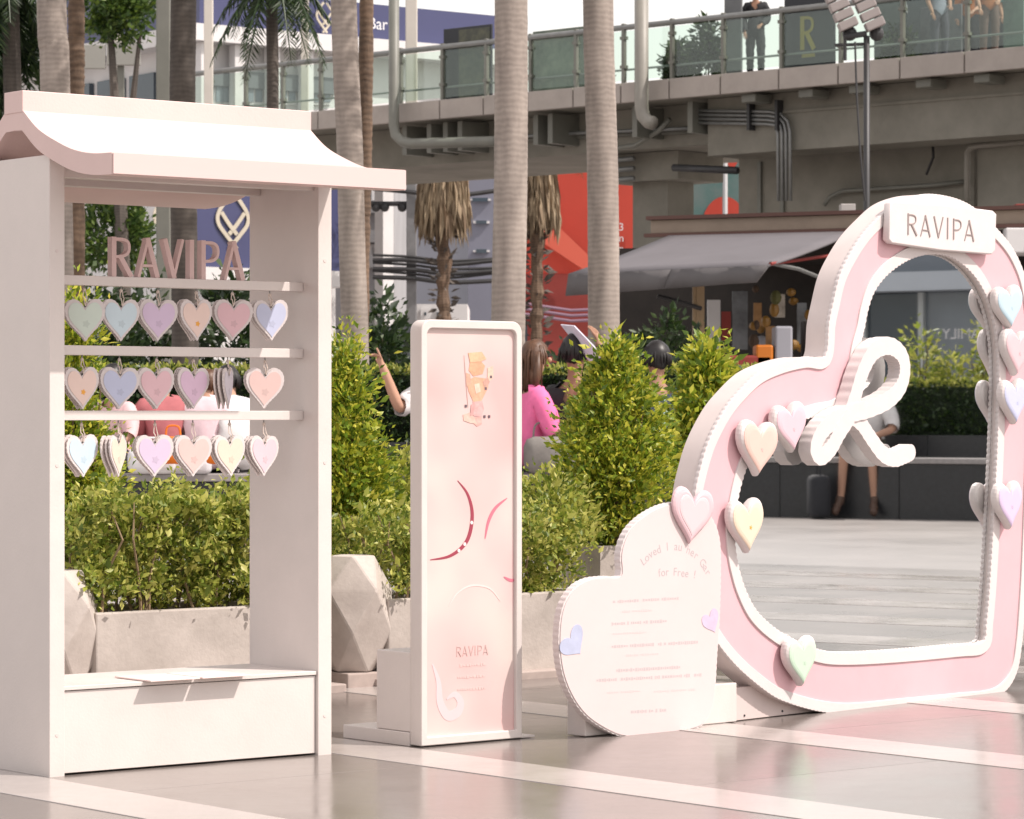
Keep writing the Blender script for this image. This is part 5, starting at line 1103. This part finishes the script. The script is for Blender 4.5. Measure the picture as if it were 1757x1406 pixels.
a, b = ip.uv(1184, 886); o = [(a+p.x*math.cos(R(-8))-p.y*math.sin(R(-8)), b+p.x*math.sin(R(-8))+p.y*math.cos(R(-8))) for p in heart2d(.19, .178, 48)]
ch = obj('candy_heart', puffy(o, (a, b), ip.M(), ((.0005,.97),(.004,1),(.010,.98),(.014,.90),(.016,.80))), mat('candy heart pk2', HC['pk2'], .4), ib); ch['label'] = 'translucent pink candy heart at the top of the information board'
obj('inner_face', puffy(o, (a, b), ip.M(), ((.0145,.74),(.0172,.70),(.0180,.60))), mat('pale candy heart', (.66,.50,.525), .4), ch)
# ------------------------------------------------------------------ the plaza to the right, seen only in the mirror
mo = hp.O + hp.n*MD
def refl(p): v = Vector(p)-mo; v.z = 0; k = v.dot(hp.n); return Vector(p) - hp.n*2*k
A = refl(G(1180, 885)); B = refl(G(1800, 896)); dv = (B-A); dv.z = 0; ln = dv.length; ux = dv.normalized(); uy = Vector((ux.y, -ux.x, 0))
chk = refl(P(1460, HZ, 40)) - refl(P(1460, HZ, 30)); uy = uy if uy.dot(chk) > 0 else -uy
MRf = Matrix.Identity(4); MRf.col[0][:3] = ux; MRf.col[1][:3] = uy; MRf.col[2][:3] = (0,0,1); MRf.col[3][:3] = A
bench('dark granite bench with a seated person, reflected in the mirror', MRf, -1.5, ln+1, 0)
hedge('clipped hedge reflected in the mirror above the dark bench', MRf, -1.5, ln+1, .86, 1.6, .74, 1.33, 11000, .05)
def rloc(px, back): # position along the mirrored bench for a pixel column
    p = refl(G(px, 889)); s = (p-A).dot(ux); q = A+ux*s+uy*back; return q
q = rloc(1478, .38); q.z = SEATZ
yaw = math.degrees(math.atan2(-uy.y, -uy.x)) - 90
person('person in shorts and white top sitting on the dark bench, reflected in the mirror', q, yaw-14, {**SIT, 'kl': (-.16,.44,.02), 'al': (-.20,.42,-.44), 'tl': (-.24,.56,-.645+.10), 'kr': (.10,.46,.02), 'ar': (.12,.40,-.44), 'tr': (.14,.54,-.50), 'al': (-.20,.42,-.50), 'ar': (.12,.40,-.50), 'tl': (-.24,.58,-.655), 'tr': (.14,.56,-.655), 'el': (-.26,.10,.16), 'er': (.26,.10,.16)},
       skin_a, hair_black, cl('white shirt', (.68,.66,.66)), cl('olive shorts', (.06,.065,.05)), None, shorts=True)
q = rloc(1428, -.26); q.z = .004; bag('black bag on the ground beside the reflected seated person', q, .26, .2, .42, cl('black bag cloth', (.02,.021,.026)))
# grey shop building
A2 = refl(P(1380, HZ, 58)); B2 = refl(P(1830, HZ, 55)); dv = B2-A2; ux2 = Vector((dv.x,dv.y,0)).normalized(); uy2 = Vector((ux2.y,-ux2.x,0)); uy2 = uy2 if uy2.dot(chk) > 0 else -uy2
M2 = Matrix.Identity(4); M2.col[0][:3] = ux2; M2.col[1][:3] = uy2; M2.col[2][:3] = (0,0,1); M2.col[3][:3] = (A2.x, A2.y, 0); L2 = dv.length
sb = thing('shop_building', 'grey shop building with large windows reflected in the mirror', 'building', A2-Vector((0,0,1)))
zz = lambda py: P(0, py, 57).z
mb = MB(M2); mb.box(-6, L2+6, .3, 8, 0, zz(380)); obj('wall', mb, mat('blue grey shop wall', (.16,.18,.205), .7, var=.1, scale=.5), sb)
mb = MB(M2); mb.box(-6, L2+6, -.5, .29, zz(502), zz(470)); obj('canopy_band', mb, mat('pale blue grey band', (.40,.44,.49), .6, var=.06, scale=.6), sb)
for k in range(9):
    x = -1.2+k*1.18; mb = MB(M2); mb.box(x+.06, x+1.12, .2, .29, .5, zz(503)); w = obj('window', mb, glass_blue if k % 2 else glass_dark, sb)
    mb = MB(M2); mb.box(x-.05, x+.055, .1, .299, .4, zz(503)); obj('mullion', mb, mat('pale mullion', (.42,.45,.46), .5), sb)
mb = MB(M2); mb.box(-6, L2+6, -.1, .1, 0, .95); obj('low_wall', mb, mat('dark low wall', (.06,.065,.08), .8), sb)
xs = (refl(P(1668, HZ, 56.6))-A2).dot(ux2)
flip = Matrix.Identity(4); flip.col[0][:3] = -ux2; flip.col[1][:3] = (0,0,1); flip.col[2][:3] = -uy2; flip.col[3][:3] = (A2.x, A2.y, 0)
textmesh('FAMILY', .27, -xs, zz(583), .0, Matrix.Translation(-uy2*-.19+ -uy2*.0) @ flip, mat('white lettering', (.7,.7,.72), .5), sb)
for px, h, lab in ((1648, 150, 'slender leafy sapling reflected above the hedge'), (1512, 130, 'loose sunny shrub reflected behind the ribbon loop'), (1580, 60, 'low sunny shrub reflected right of the ribbon')):
    q = rloc(px, 1.3); q.z = .7; hh = .62+h/F*32*.75
    shrub('sapling', lab, q, [(.35,.10),(hh*.55,.22 if px != 1648 else .10),(hh*.85,.14 if px != 1648 else .07),(hh,.04)], 420, .07, leaf_hedge, 'plants reflected in the mirror', 30, .06, 4)
